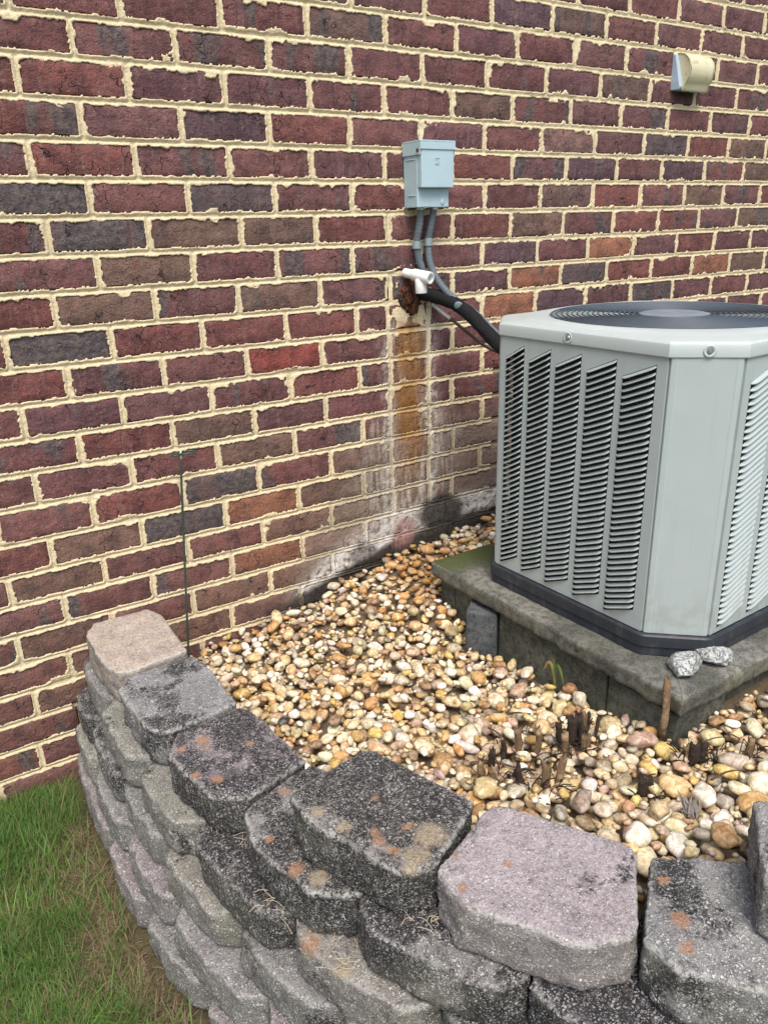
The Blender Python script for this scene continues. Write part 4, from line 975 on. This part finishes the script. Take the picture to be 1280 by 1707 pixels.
obj('lawn_soil', np_mesh('lawn_soil', np.stack([gx.ravel(), gy.ravel(), gzv.ravel()], 1), np.stack([idx[:-1, :-1].ravel(), idx[:-1, 1:].ravel(), idx[1:, 1:].ravel(), idx[1:, :-1].ravel()], 1), True), M_SOIL, kind='structure')

# gravel surface from measured heights
GP = np.array([(.15, 0, .198), (.5, 0, .237), (.65, 0, .29), (.8, 0, .325), (1.0, 0, .345), (1.2, 0, .36), (2, 0, .36), (.76, -.22, .275), (.74, -.45, .213), (.76, -.62, .228), (.76, -.8, .245), (.78, -.95, .285), (.95, -1.03, .302), (1.3, -1.03, .31), (1.9, -1.0, .33),
               (.13, -.3, .235), (.18, -.55, .262), (.28, -.8, .315), (.36, -1.0, .355), (.45, -1.2, .375), (.58, -1.32, .385), (.8, -1.3, .345), (1.2, -1.35, .35), (1.9, -1.4, .36), (.45, -.3, .225), (.5, -.6, .240), (.55, -.85, .272), (.65, -1.1, .318), (1.0, -.12, .345), (1.5, -.1, .36), (.30, -.15, .215)])
def gravel_z(x, y):
    x = np.asarray(x, float); y = np.asarray(y, float); num = 0; den = 1e-9
    for a, b, c_ in GP:
        w_ = 1 / ((x - a) ** 2 + (y - b) ** 2 + .0035) ** 1.6; num = num + w_ * c_; den = den + w_
    return num / den
ST_ = .0025; GX0, GY1 = -.08, .0; NXg, NYg = int(2.1 / ST_), int(1.62 / ST_)
gX, gY = np.meshgrid(GX0 + np.arange(NXg) * ST_, GY1 - np.arange(NYg) * ST_, indexing='ij')
TG = gravel_z(gX, gY)
def inside(poly, X, Y):
    r = np.zeros(X.shape, bool); L = len(poly)
    for i in range(L):
        x0, y0 = poly[i]; x1, y1 = poly[(i + 1) % L]; cnd = ((y0 > Y) != (y1 > Y)) & (X < (x1 - x0) * (Y - y0) / (y1 - y0 + 1e-12) + x0); r ^= cnd
    return r
BL = np.zeros(gX.shape, bool)
BL |= inside([(.798, -.222), (.800, -.986), (2.2, -.972), (2.2, -.20)], gX, gY) | inside([(.740, -.418), (.792, -.480), (.86, -.420), (.812, -.355)], gX, gY)
front_pts = [(p.x, p.y) for p in offset_path(-.045)]
BL |= inside(front_pts + [(2.5, -3), (-1, -3), (-1, .1)], gX, gY)
for poly, *_ in CAPS: BL |= inside(poly, gX, gY)
hg = TG - .036 + (fbm(gX, gY, 30, 8) - .5) * .006
bed = hg.copy()
s = 8; bx_, by_, bz_ = gX[::s, ::s], gY[::s, ::s], bed[::s, ::s] - .002
# the bed of dark fines under the stones, kept inside the wall
okc = ~inside([(p.x, p.y) for p in offset_path(-.06)] + [(2.5, -3), (-1, -3), (-1, .1)], bx_, by_)
idx = np.arange(bx_.size).reshape(bx_.shape); q = okc[:-1, :-1] & okc[1:, :-1] & okc[:-1, 1:] & okc[1:, 1:]
k = NT('gravel_fines'); nf = k.noise(k.P, 260, 4, .7); M_FINES = k.fin(k.mix(nf, (.09, .065, .042), (.30, .23, .155)), .95, k.bump(nf, 1, .006))
obj('gravel_bed', np_mesh('gravel_bed', np.stack([bx_.ravel(), by_.ravel(), bz_.ravel()], 1), np.stack([idx[:-1, :-1][q], idx[:-1, 1:][q], idx[1:, 1:][q], idx[1:, :-1][q]], 1), True), M_FINES, kind='structure')
hg[BL] = 9.0

# pebble shapes
def pebble_shape(seed, sub=2, ang=.5):
    bm = bmesh.new(); bmesh.ops.create_icosphere(bm, subdivisions=sub, radius=1); rr = random.Random(seed)
    pl = [(Vector((rr.gauss(0, 1), rr.gauss(0, 1), rr.gauss(0, 1))).normalized(), rr.uniform(.62, .92)) for _ in range(rr.randint(4, 11))]
    V = []
    for v in bm.verts:
        p = v.co.copy(); p *= 1 + .24 * mnoise.noise(p * 1.1 + Vector((seed * 1.7, 0, 0))) + ang * .10 * mnoise.noise(p * 2.6 + Vector((0, seed, 0)))
        for nn, d in pl:
            e = p.dot(nn) - d
            if e > 0: p -= nn * e * (.55 + .4 * ang)
        V.append(tuple(p))
    F = [tuple(v.index for v in f.verts) for f in bm.faces]; bm.free(); return np.array(V), np.array(F)
SH = [pebble_shape(i, 2, (i % 3) / 2) for i in range(26)]; SHT = [pebble_shape(i + 60, 1, .6) for i in range(20)]
PALD = [((.66, .55, .34), 20), ((.62, .46, .24), 14), ((.58, .37, .15), 9), ((.75, .68, .53), 24), ((.85, .82, .75), 20), ((.44, .36, .26), 8), ((.48, .43, .35), 6), ((.40, .22, .09), 5), ((.62, .44, .30), 6), ((.52, .36, .29), 3), ((.56, .31, .10), 5), ((.26, .17, .10), 5), ((.32, .30, .26), 3), ((.64, .48, .15), 5), ((.36, .28, .27), 2)]
pc_ = np.array([p[0] for p in PALD]); pw_ = np.array([p[1] for p in PALD], float); pw_ /= pw_.sum()
PV, PF, PC, nv = [], [], [], 0
def lower_surface(Rm_, ax):
    A = Rm_ @ np.diag(1 / np.array(ax) ** 2) @ Rm_.T; ext = math.sqrt(1 / (A[0, 0] - A[0, 2] ** 2 / A[2, 2])) if True else 0
    ex = math.sqrt(np.linalg.inv(A)[0, 0]); ey = math.sqrt(np.linalg.inv(A)[1, 1]); nx_, ny_ = int(ex / ST_) + 1, int(ey / ST_) + 1
    a, b = np.meshgrid(np.arange(-nx_, nx_ + 1) * ST_, -np.arange(-ny_, ny_ + 1) * ST_, indexing='ij')
    B = A[0, 2] * a + A[1, 2] * b; Cc = A[0, 0] * a * a + 2 * A[0, 1] * a * b + A[1, 1] * b * b - 1; D = B * B - A[2, 2] * Cc; ok = D > 0
    sq = np.sqrt(np.where(ok, D, 0)); return nx_, ny_, ok, (-B - sq) / A[2, 2], (-B + sq) / A[2, 2]
free = np.argwhere(~BL & (gX < 1.9)); 
frn = free[(gX[free[:, 0], free[:, 1]] < 1.45) | (gY[free[:, 0], free[:, 1]] > -.3)]
def rotm(yaw, tx, ty):
    return np.array(Matrix.Rotation(yaw, 3, 'Z') @ Matrix.Rotation(tx, 3, 'X') @ Matrix.Rotation(ty, 3, 'Y'))
def emit(shape, Rm_, ax, pos, col):
    global nv
    v, f = shape; PV.append((v * np.array(ax)) @ Rm_.T + np.array(pos)); PF.append(f + nv); nv += len(v)
    PC.append(np.repeat([[*col]], len(v), 0))
placed = 0; SPECIALP = []
def drop(ax, Rm_, cands, tol, force=False):
    nx_, ny_, ok, lo, hi = lower_surface(Rm_, ax); best = None
    for (ci, cj) in cands:
        i0, i1, j0, j1 = ci - nx_, ci + nx_ + 1, cj - ny_, cj + ny_ + 1
        if i0 < 0 or j0 < -0 or i1 > NXg or j1 > NYg: continue
        sl = hg[i0:i1, j0:j1]; zc = np.max(np.where(ok, sl - lo, -9)) 
        if zc > 5: continue
        zc -= .0012; top = zc + ax[2] * .8; ex = top - TG[ci, cj]
        if best is None or ex < best[0]: best = (ex, zc, i0, i1, j0, j1, ci, cj)
    if best is None or (best[0] > tol and not force): return None
    ex, zc, i0, i1, j0, j1, ci, cj = best
    hg[i0:i1, j0:j1] = np.maximum(hg[i0:i1, j0:j1], np.where(ok, zc + hi, -9)); return (gX[ci, cj], gY[ci, cj], zc)
# stones one can single out go in first at their own places, as things
k = NT('pebble_stone'); va = k.n('ShaderNodeVertexColor', layer_name='tint'); base = va.outputs['Color']
def pebble_nodes(k, base):
    n1 = k.noise(k.P, 75, 4, .6, False, .8); n2 = k.noise(k.P, 420, 3, .6); n3 = k.noise(k.vmul(k.P, (1, 1, 3)), 32, 3)
    c = k.mix(k.ramp(n1, .35, .68), k.vmul(base, (.66, .57, .44)), k.mix(.22, k.vmul(base, (1.16, 1.16, 1.14)), (.76, .70, .56)))
    vein = k.ramp(k.math('ABSOLUTE', k.math('SUBTRACT', k.noise(k.P, 60, 2, .5, False, 1.2), .5)), .025, .0)
    c = k.mix(k.math('MULTIPLY', vein, .35), c, k.vmul(base, (.55, .36, .22))); c = k.mix(k.math('MULTIPLY', k.ramp(n2, .55, .75), .35), c, k.vmul(base, (.4, .36, .32)))
    c = k.mix(k.math('MULTIPLY', k.ramp(n3, .60, .74), .22), c, (.50, .30, .13))
    # rust water from the drain has tinted the stones below it
    d = k.math('ADD', k.dist(k.vmul(k.P, (1, 1, .3)), (.835, -.115, .10)), k.math('MULTIPLY', k.math('SUBTRACT', n3, .5), .10)); rm = k.ramp(d, .17, .05)
    c = k.mix(k.math('MULTIPLY', rm, .70), c, k.mix(n1, (.12, .05, .015), (.55, .27, .05)))
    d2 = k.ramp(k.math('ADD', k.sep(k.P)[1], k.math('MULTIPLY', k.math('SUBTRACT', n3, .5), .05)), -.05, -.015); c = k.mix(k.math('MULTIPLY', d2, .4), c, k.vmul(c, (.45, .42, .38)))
    return k.fin(c, .55, k.bump(k.math('ADD', k.math('MULTIPLY', n2, .6), n1), .45, .0016))
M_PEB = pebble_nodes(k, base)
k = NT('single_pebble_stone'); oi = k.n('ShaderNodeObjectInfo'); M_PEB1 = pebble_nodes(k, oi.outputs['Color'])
def ij(x, y): return (int(round((x - GX0) / ST_)), int(round((GY1 - y) / ST_)))
SINGLE = []
def single(x, y, ax, yaw, col, label, seed, smoothness=0.0):
    SINGLE.append((x, y, ax, yaw, col, label, seed, smoothness))
# bulk filling first below the surface, then the single stones, then the rest on top
def fill(n_, lo_, hi_, tol, K, tiny=False):
    global placed
    for _ in range(n_):
        L = lo_ + (hi_ - lo_) * rng.random() ** 1.5; ax = (L, L * rng.uniform(.52, .92), L * rng.uniform(.40, .74))
        Rm_ = rotm(rng.uniform(0, 2 * PI), rng.normal(0, .25), rng.normal(0, .25))
        c_ = frn[rng.integers(0, len(frn), K)]; yc = float(gY[c_[0][0], c_[0][1]]); c_ = c_[np.abs(gY[c_[:, 0], c_[:, 1]] - yc) < .35]
        g_ = .86 + .42 * min(1.0, max(0.0, -yc - .15)); ax = tuple(q * g_ for q in ax); r = drop(ax, Rm_, c_, tol)
        if r is None: continue
        x, y, z = r; ci = rng.choice(len(pc_), p=pw_); col = pc_[ci] * rng.uniform(.82, 1.12) * (1 + rng.normal(0, .04, 3)); placed += 1
        emit((SHT if tiny else SH)[rng.integers(20)], Rm_, ax, r, np.clip(col, 0.02, .85))
for a in [
  (.444, -1.183, (.0235, .0175, .0125), .3, (.80, .78, .72), 'smooth white oval pebble just behind the large mauve block', 41, 1),
  (.778, -.728, (.0165, .0150, .0130), .2, (.30, .14, .055), 'round rust-brown pebble against the long concrete block', 42, 1),
  (.776, -.772, (.0190, .0140, .0170), 1.0, (.74, .70, .62), 'upright white pebble at the joint of two concrete blocks', 43, .4),
  (.205, -.494, (.0160, .0110, .0100), .6, (.035, .035, .040), 'glossy black pebble behind the mauve-black wall block', 44, .8),
  (.234, -.490, (.0140, .0120, .0110), .1, (.80, .80, .79), 'angular bright white pebble beside the black one', 45, .0),
  (.635, -1.150, (.0230, .0190, .0140), .7, (.78, .77, .72), 'flat white pebble between the two clumps of shredded dry leaves', 46, .8),
  (.712, -.986, (.0300, .0165, .0145), -.3, (.46, .33, .29), 'long pinkish-brown pebble in front of the slab corner', 47, .9),
  (.462, -1.071, (.0330, .0150, .0140), .55, (.34, .27, .24), 'long rough purplish-brown stone behind the mauve block', 48, .0),
  (.532, -1.162, (.0260, .0170, .0150), .2, (.58, .48, .30), 'blocky yellowish stone right of the brown long stone', 50, .1),
  (.545, -1.242, (.0240, .0180, .0150), .9, (.46, .28, .12), 'ochre-brown pebble just above the orange-lichened top block at the lower right', 51, .8),
  (.760, -.605, (.0230, .0140, .0120), .2, (.68, .63, .55), 'long cream pebble under the green sprig', 52, .8),
  (.752, -.349, (.0180, .0170, .0150), .2, (.36, .30, .18), 'round olive-tan pebble beside the stained upright block', 53, .9),
  (.746, -.305, (.0160, .0140, .0120), 1.2, (.50, .26, .06), 'amber pebble next to the rear concrete block', 54, .8)]: single(*a)
def put_singles():
    for x, y, ax, yaw, col, label, seed, sm in SINGLE:
        Rm_ = rotm(yaw, .05, .08); i, j = ij(x, y)
        cands = [(i + di, j + dj) for di in (-3, 0, 3) for dj in (-3, 0, 3)]
        r = drop(ax, Rm_, cands, .03, True)
        if r is not None: r = (r[0], r[1], r[2] - .004)
        if r is None: continue
        v, f = pebble_shape(seed * 3, 3, 1 - sm); vv = (v * np.array(ax)) @ Rm_.T
        o = obj('pebble', np_mesh('pebble', vv, f, True), M_PEB1); o.location = r; o.color = (*col, 1); tag(o, label, 'pebble', 'single pebbles one can pick out of the gravel')
fill(900, .011, .020, -.012, 5)
fill(1800, .0130, .0260, .006, 6)
fill(1500, .0090, .0155, .005, 9)
put_singles()
fill(2600, .0045, .0085, .003, 14, True)
me = np_mesh('gravel', np.vstack(PV), np.vstack(PF), True); color_attr(me, np.vstack(PC))
o = obj('gravel', me, M_PEB, kind='stuff'); tag(o, 'bed of rounded cream, tan and rust river pebbles', 'gravel')
print('pebbles', placed, 'tris', sum(len(f) for f in PF))
def top_z(x, y):
    i, j = ij(x, y); v = hg[max(0, i - 1):i + 2, max(0, j - 1):j + 2]; v = v[v < 5]; return float(v.max()) if v.size else float(gravel_z(x, y))

# ------------------------------------------------------------------ dead stems, twigs, leaves
k = NT('dead_stem'); x, y, z = k.sep(k.O); n = k.noise(k.vmul(k.P, (500, 500, 30)), 1, 3); n2 = k.noise(k.P, 40, 3)
c = k.mix(n, (.025, .015, .009), (.27, .18, .10)); c = k.mix(k.ramp(n2, .5, .65), c, (.32, .23, .14)); M_STEM = k.fin(c, .85, k.bump(n, .8, .002))
M_STEMD = simple('black_dead_stem', (.030, .020, .014), .9, 0, .6, 150, .002)
sr = random.Random(77); RAG = .45
def stick(name, base, top, r, mat, parent, split=True, seed=0):
    """a broken woody stem, ragged at its upper end"""
    a, b = Vector(base), Vector(top); n = 9; L = 8; t = (b - a).normalized(); u = t.orthogonal().normalized(); v = t.cross(u); V, F = [], []
    bend = Vector((sr.uniform(-1, 1), sr.uniform(-1, 1), 0)) * (b - a).length * (.04 if parent else .14)
    for i in range(L):
        q = i / (L - 1)
        for j in range(n):
            an = 2 * PI * j / n; rr_ = r * (1 + RAG * mnoise.noise(Vector((j * .9, q * 3.5, seed)))) * (1 - .12 * q); p = a.lerp(b, q) + bend * math.sin(PI * q) + (u * math.cos(an) + v * math.sin(an)) * rr_
            if i == L - 1 and split: p += t * sr.uniform(-.9, 1.4) * r
            V.append(p)
    for i in range(L - 1):
        for j in range(n): F.append((i * n + j, i * n + (j + 1) % n, (i + 1) * n + (j + 1) % n, (i + 1) * n + j))
    V.append(a.lerp(b, .93)); V.append(a)
    for j in range(n): F.append(((L - 1) * n + j, (L - 1) * n + (j + 1) % n, L * n)); F.append(((j + 1) % n, j, L * n + 1))
    return obj(name, py_mesh(name, V, F, True), mat, parent)
def stump(x, y, label, stems, grp='cut-off dead plant stumps in the gravel', fibres=14, spread=.03):
    z = float(gravel_z(x, y)) - .012; t = thing('plant_stump', label, 'plant stump', (x, y, z), 0, grp)
    for i, (dx, dy, h, lx, ly, r, dk) in enumerate(stems): stick('stem', (dx, dy, 0), (dx + lx, dy + ly, h * .85 + .012), r * 1.22, M_STEMD if dk else M_STEM, t, True, i + x * 10)
    V, F = [], []
    for i in range(fibres):
        p = Vector((sr.uniform(-spread, spread), sr.uniform(-spread, spread), .012)); q = p + Vector((sr.uniform(-.025, .025), sr.uniform(-.025, .025), sr.uniform(.004, .022)))
        pv, pf = tube_data([p, (p + q) / 2 + Vector((0, 0, .004)), q], .0008 + sr.random() * .0007, 4); n0 = len(V); V += pv; F += [tuple(a + n0 for a in f) for f in pf]
    obj('root_fibre', py_mesh('root_fibre', V, F), M_STEMD, t, kind='stuff')
stump(.545, -.855, 'cluster of two upright split brown stems, nearest the middle of the gravel', [(-.012, .012, .050, .002, .004, .0060, False), (.010, -.012, .056, .003, -.002, .0055, False), (-.036, .022, .030, -.004, 0, .0045, True), (-.050, .00, .018, -.01, 0, .004, True)], spread=.05)
stump(.622, -.900, 'dark bushy stump with a black rootball, in front of the greenish block', [(-.022, .004, .036, -.002, 0, .0065, False), (.004, -.016, .034, .002, 0, .0045, False), (.012, -.020, .030, .003, .002, .0045, False), (.010, .018, .050, .002, .003, .0085, True), (.026, .022, .046, .004, 0, .0075, True), (.020, .006, .038, .008, -.004, .0065, True), (.052, -.002, .038, .018, .010, .0028, True), (-.004, .030, .040, -.006, .004, .006, True)], fibres=44, spread=.038)
stump(.455, -.985, 'stump with three short splayed brown stems behind the black lichened block', [(-.030, .016, .034, -.008, .002, .0062, True), (.006, -.004, .040, .002, 0, .0062, False), (.030, -.012, .036, .012, .006, .0058, False), (-.062, .048, .024, -.004, 0, .0055, False), (.018, .006, .02, .01, .006, .0045, True)], fibres=30, spread=.045)
stump(.388, -.915, 'small pair of stubs left of the splayed stump', [(0, 0, .026, -.004, .002, .0055, False), (.034, .018, .022, .002, 0, .0050, True)], fibres=8)
stump(.692, -.850, 'single short thick stub near the greenish block', [(0, 0, .034, .003, 0, .0080, False), (.02, .004, .02, .004, 0, .004, True)], fibres=6)
stump(.742, -1.065, 'low dark frayed stump right of the pinkish long pebble', [(0, 0, .030, 0, 0, .0085, True), (.016, -.004, .024, .006, 0, .0065, True), (-.010, .010, .022, 0, 0, .005, False)], fibres=26)
stump(.825, -1.115, 'thin forked stub at the right edge of the gravel', [(0, 0, .036, .004, 0, .0050, False), (.012, .004, .028, .006, 0, .0035, True)], fibres=16, spread=.035)
stump(.590, -1.080, 'blackened low stub among the large pebbles behind the mauve block', [(0, 0, .022, .004, 0, .0070, True), (.010, -.004, .016, .004, 0, .005, True)], fibres=8)
# weathered stick leaning on the slab corner
t = stick('leaning_stick', (.771, -.974, .280), (.7765, -.9705, .401), .0072, M_STEM, None, True, 3); tag(t, 'weathered reddish-brown stick leaning against the left edge of the slab near its front corner', 'stick')
# lying twigs
def twig(p0, p1, r, mat, label):
    a = Vector((p0[0], p0[1], top_z(*p0[:2]) + p0[2])); b = Vector((p1[0], p1[1], top_z(*p1[:2]) + p1[2])); m_ = (a + b) / 2 + Vector((.003, .002, .004))
    o = tube('twig', [a, m_, b], lambda i, t, an: r * (1 - .5 * t), mat, None, 6, 6); tag(o, label, 'twig', 'dry twigs lying on the gravel')
M_TW = simple('grey_twig', (.33, .28, .22), .8, 0, .3, 100); M_TWD = simple('dark_twig', (.09, .055, .035), .8, 0, .4, 100)
twig((.520, -.690, .004), (.500, -.775, .002), .0022, M_TW, 'long pale grass stalk lying in the middle of the gravel')
twig((.535, -.775, .012), (.515, -.830, .002), .0024, M_TW, 'grey broken twig beside the two upright stems')
twig((.400, -.870, .004), (.470, -.905, .004), .0035, M_TWD, 'thick brown twig lying between the stumps')
twig((.420, -.955, .006), (.480, -.945, .006), .0036, M_TWD, 'brown twig lying across the splayed stump')
twig((.600, -.700, .016), (.628, -.775, .002), .0026, M_TWD, 'dark twig standing out left of the rust-brown pebble')
twig((.785, -1.050, .010), (.840, -1.080, .012), .0014, M_TWD, 'thin dark curved twig right of the slab corner')
twig((.700, -1.130, .004), (.770, -1.140, .006), .0018, M_TWD, 'thin twig behind the flat white pebble')
# shredded dry leaves
def leaf_clump(x, y, label, seed, n_=26, R_=.03, colr=(.17, .14, .11)):
    r_ = random.Random(seed); V, F = [], []; z = top_z(x, y) - .004
    for i in range(n_):
        a = r_.gauss(.6, .5); L = r_.uniform(.5, 1.2) * R_; w_ = r_.uniform(.0012, .003); p = Vector((r_.uniform(-.3, .3) * R_, r_.uniform(-.3, .3) * R_, r_.uniform(0, .010))); d = Vector((math.cos(a), math.sin(a), r_.uniform(-.1, .45))) * L; s_ = Vector((-math.sin(a), math.cos(a), r_.uniform(-.5, .5))) * w_
        n0 = len(V); m_ = p + d * .5 + Vector((0, 0, .003)); V += [p - s_ * .4, p + s_ * .4, m_ + s_, m_ - s_, p + d]; F += [(n0, n0 + 1, n0 + 2, n0 + 3), (n0 + 3, n0 + 2, n0 + 4)]
    o = obj('dry_leaves', py_mesh('dry_leaves', V, F), simple('dry_leaf_%d' % seed, colr, .8, 0, .5, 150)); o.location = (x, y, z); tag(o, label, 'dry leaves', 'shredded dry leaves on the gravel')
leaf_clump(.585, -1.175, 'grey-brown shredded dry leaves among the pebbles behind the wall', 4, 34, .034, (.20, .175, .15))
leaf_clump(.650, -1.195, 'smaller brown shredded leaves to the right of the grey ones', 5, 20, .026, (.14, .085, .055))
leaf_clump(.262, -.175, 'tiny dark dead leaf scrap near the brick wall', 6, 8, .014, (.08, .06, .07))
# green sprig growing at the foot of the long block
SP = thing('green_sprig', 'small green sprig with two drooping leaves beside the long concrete block', 'plant', (.782, -.688, .238))
SP.scale = (.8, .8, .8)
M_LEAF = simple('leaf_green', (.085, .14, .03), .5, 0, .35, 80); M_LEAFY = simple('leaf_yellowing', (.20, .17, .05), .55, 0, .5, 60)
def strap(name, pts, w_, mat, parent):
    P_ = catmull(pts, 6); V, F = [], []
    for i, p in enumerate(P_):
        t = i / (len(P_) - 1); d = (P_[min(i + 1, len(P_) - 1)] - P_[max(i - 1, 0)]).normalized(); s_ = d.cross(Vector((-.9, -.5, .2))).normalized() * w_ * math.sin(PI * min(.97, t * .85 + .14)) ; V += [p - s_, p + Vector((-.001, -.001, -.0012)), p + s_]
    for i in range(len(P_) - 1): F += [(i * 3, i * 3 + 1, i * 3 + 4, i * 3 + 3), (i * 3 + 1, i * 3 + 2, i * 3 + 5, i * 3 + 4)]
    return obj(name, py_mesh(name, V, F, True), mat, parent)
strap('leaf', [(0, 0, -.01), (-.004, .004, .03), (-.006, .012, .058), (-.010, .022, .064), (-.014, .030, .044), (-.016, .036, .030)], .0045, M_LEAFY, SP)
strap('leaf', [(0, 0, 0), (-.003, .002, .035), (-.005, -.006, .066), (-.008, -.022, .062), (-.010, -.034, .040), (-.011, -.044, .014)], .0042, M_LEAF, SP)
strap('leaf', [(0, .002, 0), (-.002, .004, .04), (-.003, .008, .070), (-.005, .012, .080)], .003, M_LEAF, SP)

# ------------------------------------------------------------------ lawn
k = NT('grass_blade'); va = k.n('ShaderNodeVertexColor', layer_name='tint'); M_GRASS = k.fin(va.outputs['Color'], .6)
tr = k.n('ShaderNodeBsdfTranslucent'); k.l(va.outputs['Color'], tr.inputs[0]); mx = k.n('ShaderNodeMixShader'); mx.inputs[0].default_value = .3; k.l(k.b.outputs[0], mx.inputs[1]); k.l(tr.outputs[0], mx.inputs[2]); k.l(mx.outputs[0], k.out.inputs[0])
C5 = Course(.019 * 4 + .004); wp_ = np.array([(p.x, p.y) for p in C5.P])
def wall_dist(x, y):     # + on the lawn side
    d = np.full(x.shape, 9.0)
    for i in range(0, len(wp_) - 1):
        a, b = wp_[i], wp_[i + 1]; ab = b - a; t = np.clip(((x - a[0]) * ab[0] + (y - a[1]) * ab[1]) / (ab @ ab), 0, 1); q = np.hypot(x - a[0] - t * ab[0], y - a[1] - t * ab[1])
        s_ = np.sign((x - a[0]) * ab[1] - (y - a[1]) * ab[0]); d = np.where(q < np.abs(d), q * np.where(s_ == 0, 1, s_), d)
    return d
def blades(n_, xr, yr, hmin, hmax, wid, colfn, lay, dmin, dens=None, seed=1, nseg=4):
    g = np.random.default_rng(seed); x = g.uniform(*sorted(xr), n_); y = g.uniform(*sorted(yr), n_); d = -wall_dist(x, y) if WSGN < 0 else wall_dist(x, y)
    keep = d > dmin
    if dens is not None: keep &= g.random(n_) < dens(x, y, d)
    x, y, d = x[keep], y[keep], d[keep]; n_ = len(x); clump = fbm(x, y, 16, 31)
    h = g.uniform(hmin, hmax, n_) * (.55 + .9 * clump); az_ = g.uniform(0, 2 * PI, n_); lean = np.abs(g.normal(lay, .35, n_)); wd = wid * g.uniform(.6, 1.3, n_)
    curl = g.normal(.9, .5, n_)
    swirl = fbm(x, y, 7, 77) * 2 * PI * 1.5; az_ = az_ * .85 + swirl
    dx, dy = np.cos(az_), np.sin(az_); sx, sy = -dy, dx; P0 = np.stack([x, y, np.full(n_, -.064)], 1)
    V = []; pos = P0.copy(); ang = lean * .5
    for s_ in range(nseg + 1):
        t = s_ / nseg; w_ = wd * (1 - t ** 1.6) + .00008
        V.append(pos - np.stack([sx * w_, sy * w_, 0 * w_], 1)); V.append(pos + np.stack([sx * w_, sy * w_, 0 * w_], 1))
        st = h / nseg; ang = ang + curl * .30; aa = np.clip(ang, 0, 1.75); pos = pos + np.stack([np.sin(aa) * dx * st, np.sin(aa) * dy * st, np.cos(aa) * st], 1)
    V = np.stack(V, 1); nvp = V.shape[1]; b = np.arange(n_)[:, None] * nvp
    F = np.concatenate([b + np.array([2 * i, 2 * i + 1, 2 * i + 3, 2 * i + 2]) for i in range(nseg)], 0)
    c_ = colfn(x, y, d, g, n_); tt = np.repeat(np.linspace(0, 1, nseg + 1), 2)[None, :, None]; c_ = c_[:, None, :] * np.ones((1, nvp, 1))
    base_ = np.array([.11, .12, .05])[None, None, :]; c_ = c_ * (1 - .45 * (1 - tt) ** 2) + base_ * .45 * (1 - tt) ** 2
    return V.reshape(-1, 3), F, c_.reshape(-1, 3)
WSGN = 1
if float(wall_dist(np.array([-.5]), np.array([-.5]))[0]) < 0: WSGN = -1
def green(x, y, d, g, n_):
    t = g.random(n_)[:, None]; a = np.array([.050, .135, .022]); b = np.array([.16, .29, .060]); c_ = a * (1 - t) + b * t
    p = fbm(x, y, 6, 15)[:, None]; c_ = c_ * (.75 + .5 * p); dead = (g.random(n_) < (.04 + .30 * np.exp(-d / .06) + .22 * (p[:, 0] > .58)))[:, None]
    return np.where(dead, np.array([.30, .235, .13]) * g.uniform(.5, 1.1, (n_, 1)), c_)
def tan(x, y, d, g, n_): return np.array([.29, .22, .135]) * g.uniform(.4, 1.3, (n_, 1))
def gd(x, y, d): return sstep(.065, .17, d + .14 * (fbm(x, y, 16, 5) - .5) + .16 * sstep(-.28, -.05, y)) * .985 + .015 * (d > .03)
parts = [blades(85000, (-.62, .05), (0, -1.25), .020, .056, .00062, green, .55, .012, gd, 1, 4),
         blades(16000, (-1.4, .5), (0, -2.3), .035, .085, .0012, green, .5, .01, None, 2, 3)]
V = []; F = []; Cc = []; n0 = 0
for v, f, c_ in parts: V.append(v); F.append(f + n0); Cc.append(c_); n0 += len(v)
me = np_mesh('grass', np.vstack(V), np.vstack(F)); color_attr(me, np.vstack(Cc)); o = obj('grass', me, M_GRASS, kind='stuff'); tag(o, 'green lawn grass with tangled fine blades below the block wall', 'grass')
v, f, c_ = blades(44000, (-.42, .10), (0, -1.25), .014, .042, .0007, tan, 1.5, .014, lambda x, y, d: np.exp(-(d / .10) ** 2) * .95 + .10, 3, 3)
me = np_mesh('dead_thatch', v, f); color_attr(me, c_); o = obj('dead_thatch', me, M_GRASS, kind='stuff'); tag(o, 'dry straw-coloured thatch along the foot of the block wall', 'dead grass')
# dry rootlets caught in the joints of the blocks
V, F = [], []; r_ = random.Random(9)
for cx_, cy_, cz_, n_, R_ in [(.022, -.905, .272, 26, .035), (.055, -1.035, .270, 20, .03), (.02, -.755, .272, 12, .02), (.13, -1.115, .352, 12, .02), (-.02, -.70, .27, 8, .02)]:
    for i in range(n_):
        p = Vector((cx_ + r_.uniform(-1, 1) * R_, cy_ + r_.uniform(-1, 1) * R_, cz_ + r_.uniform(0, .006))); q = p + Vector((r_.uniform(-.03, .03), r_.uniform(-.03, .03), r_.uniform(-.004, .006)))
        pv, pf = tube_data(catmull([p, (p + q) / 2 + Vector((r_.uniform(-.005, .005), r_.uniform(-.005, .005), .003)), q], 3), .00045, 4); n0 = len(V); V += pv; F += [tuple(a + n0 for a in f_) for f_ in pf]
o = obj('rootlets', py_mesh('rootlets', V, F), simple('rootlet', (.42, .36, .27), .8, 0, .3, 100), kind='stuff'); tag(o, 'dry tangled rootlets caught in the joints between wall blocks', 'dry roots')
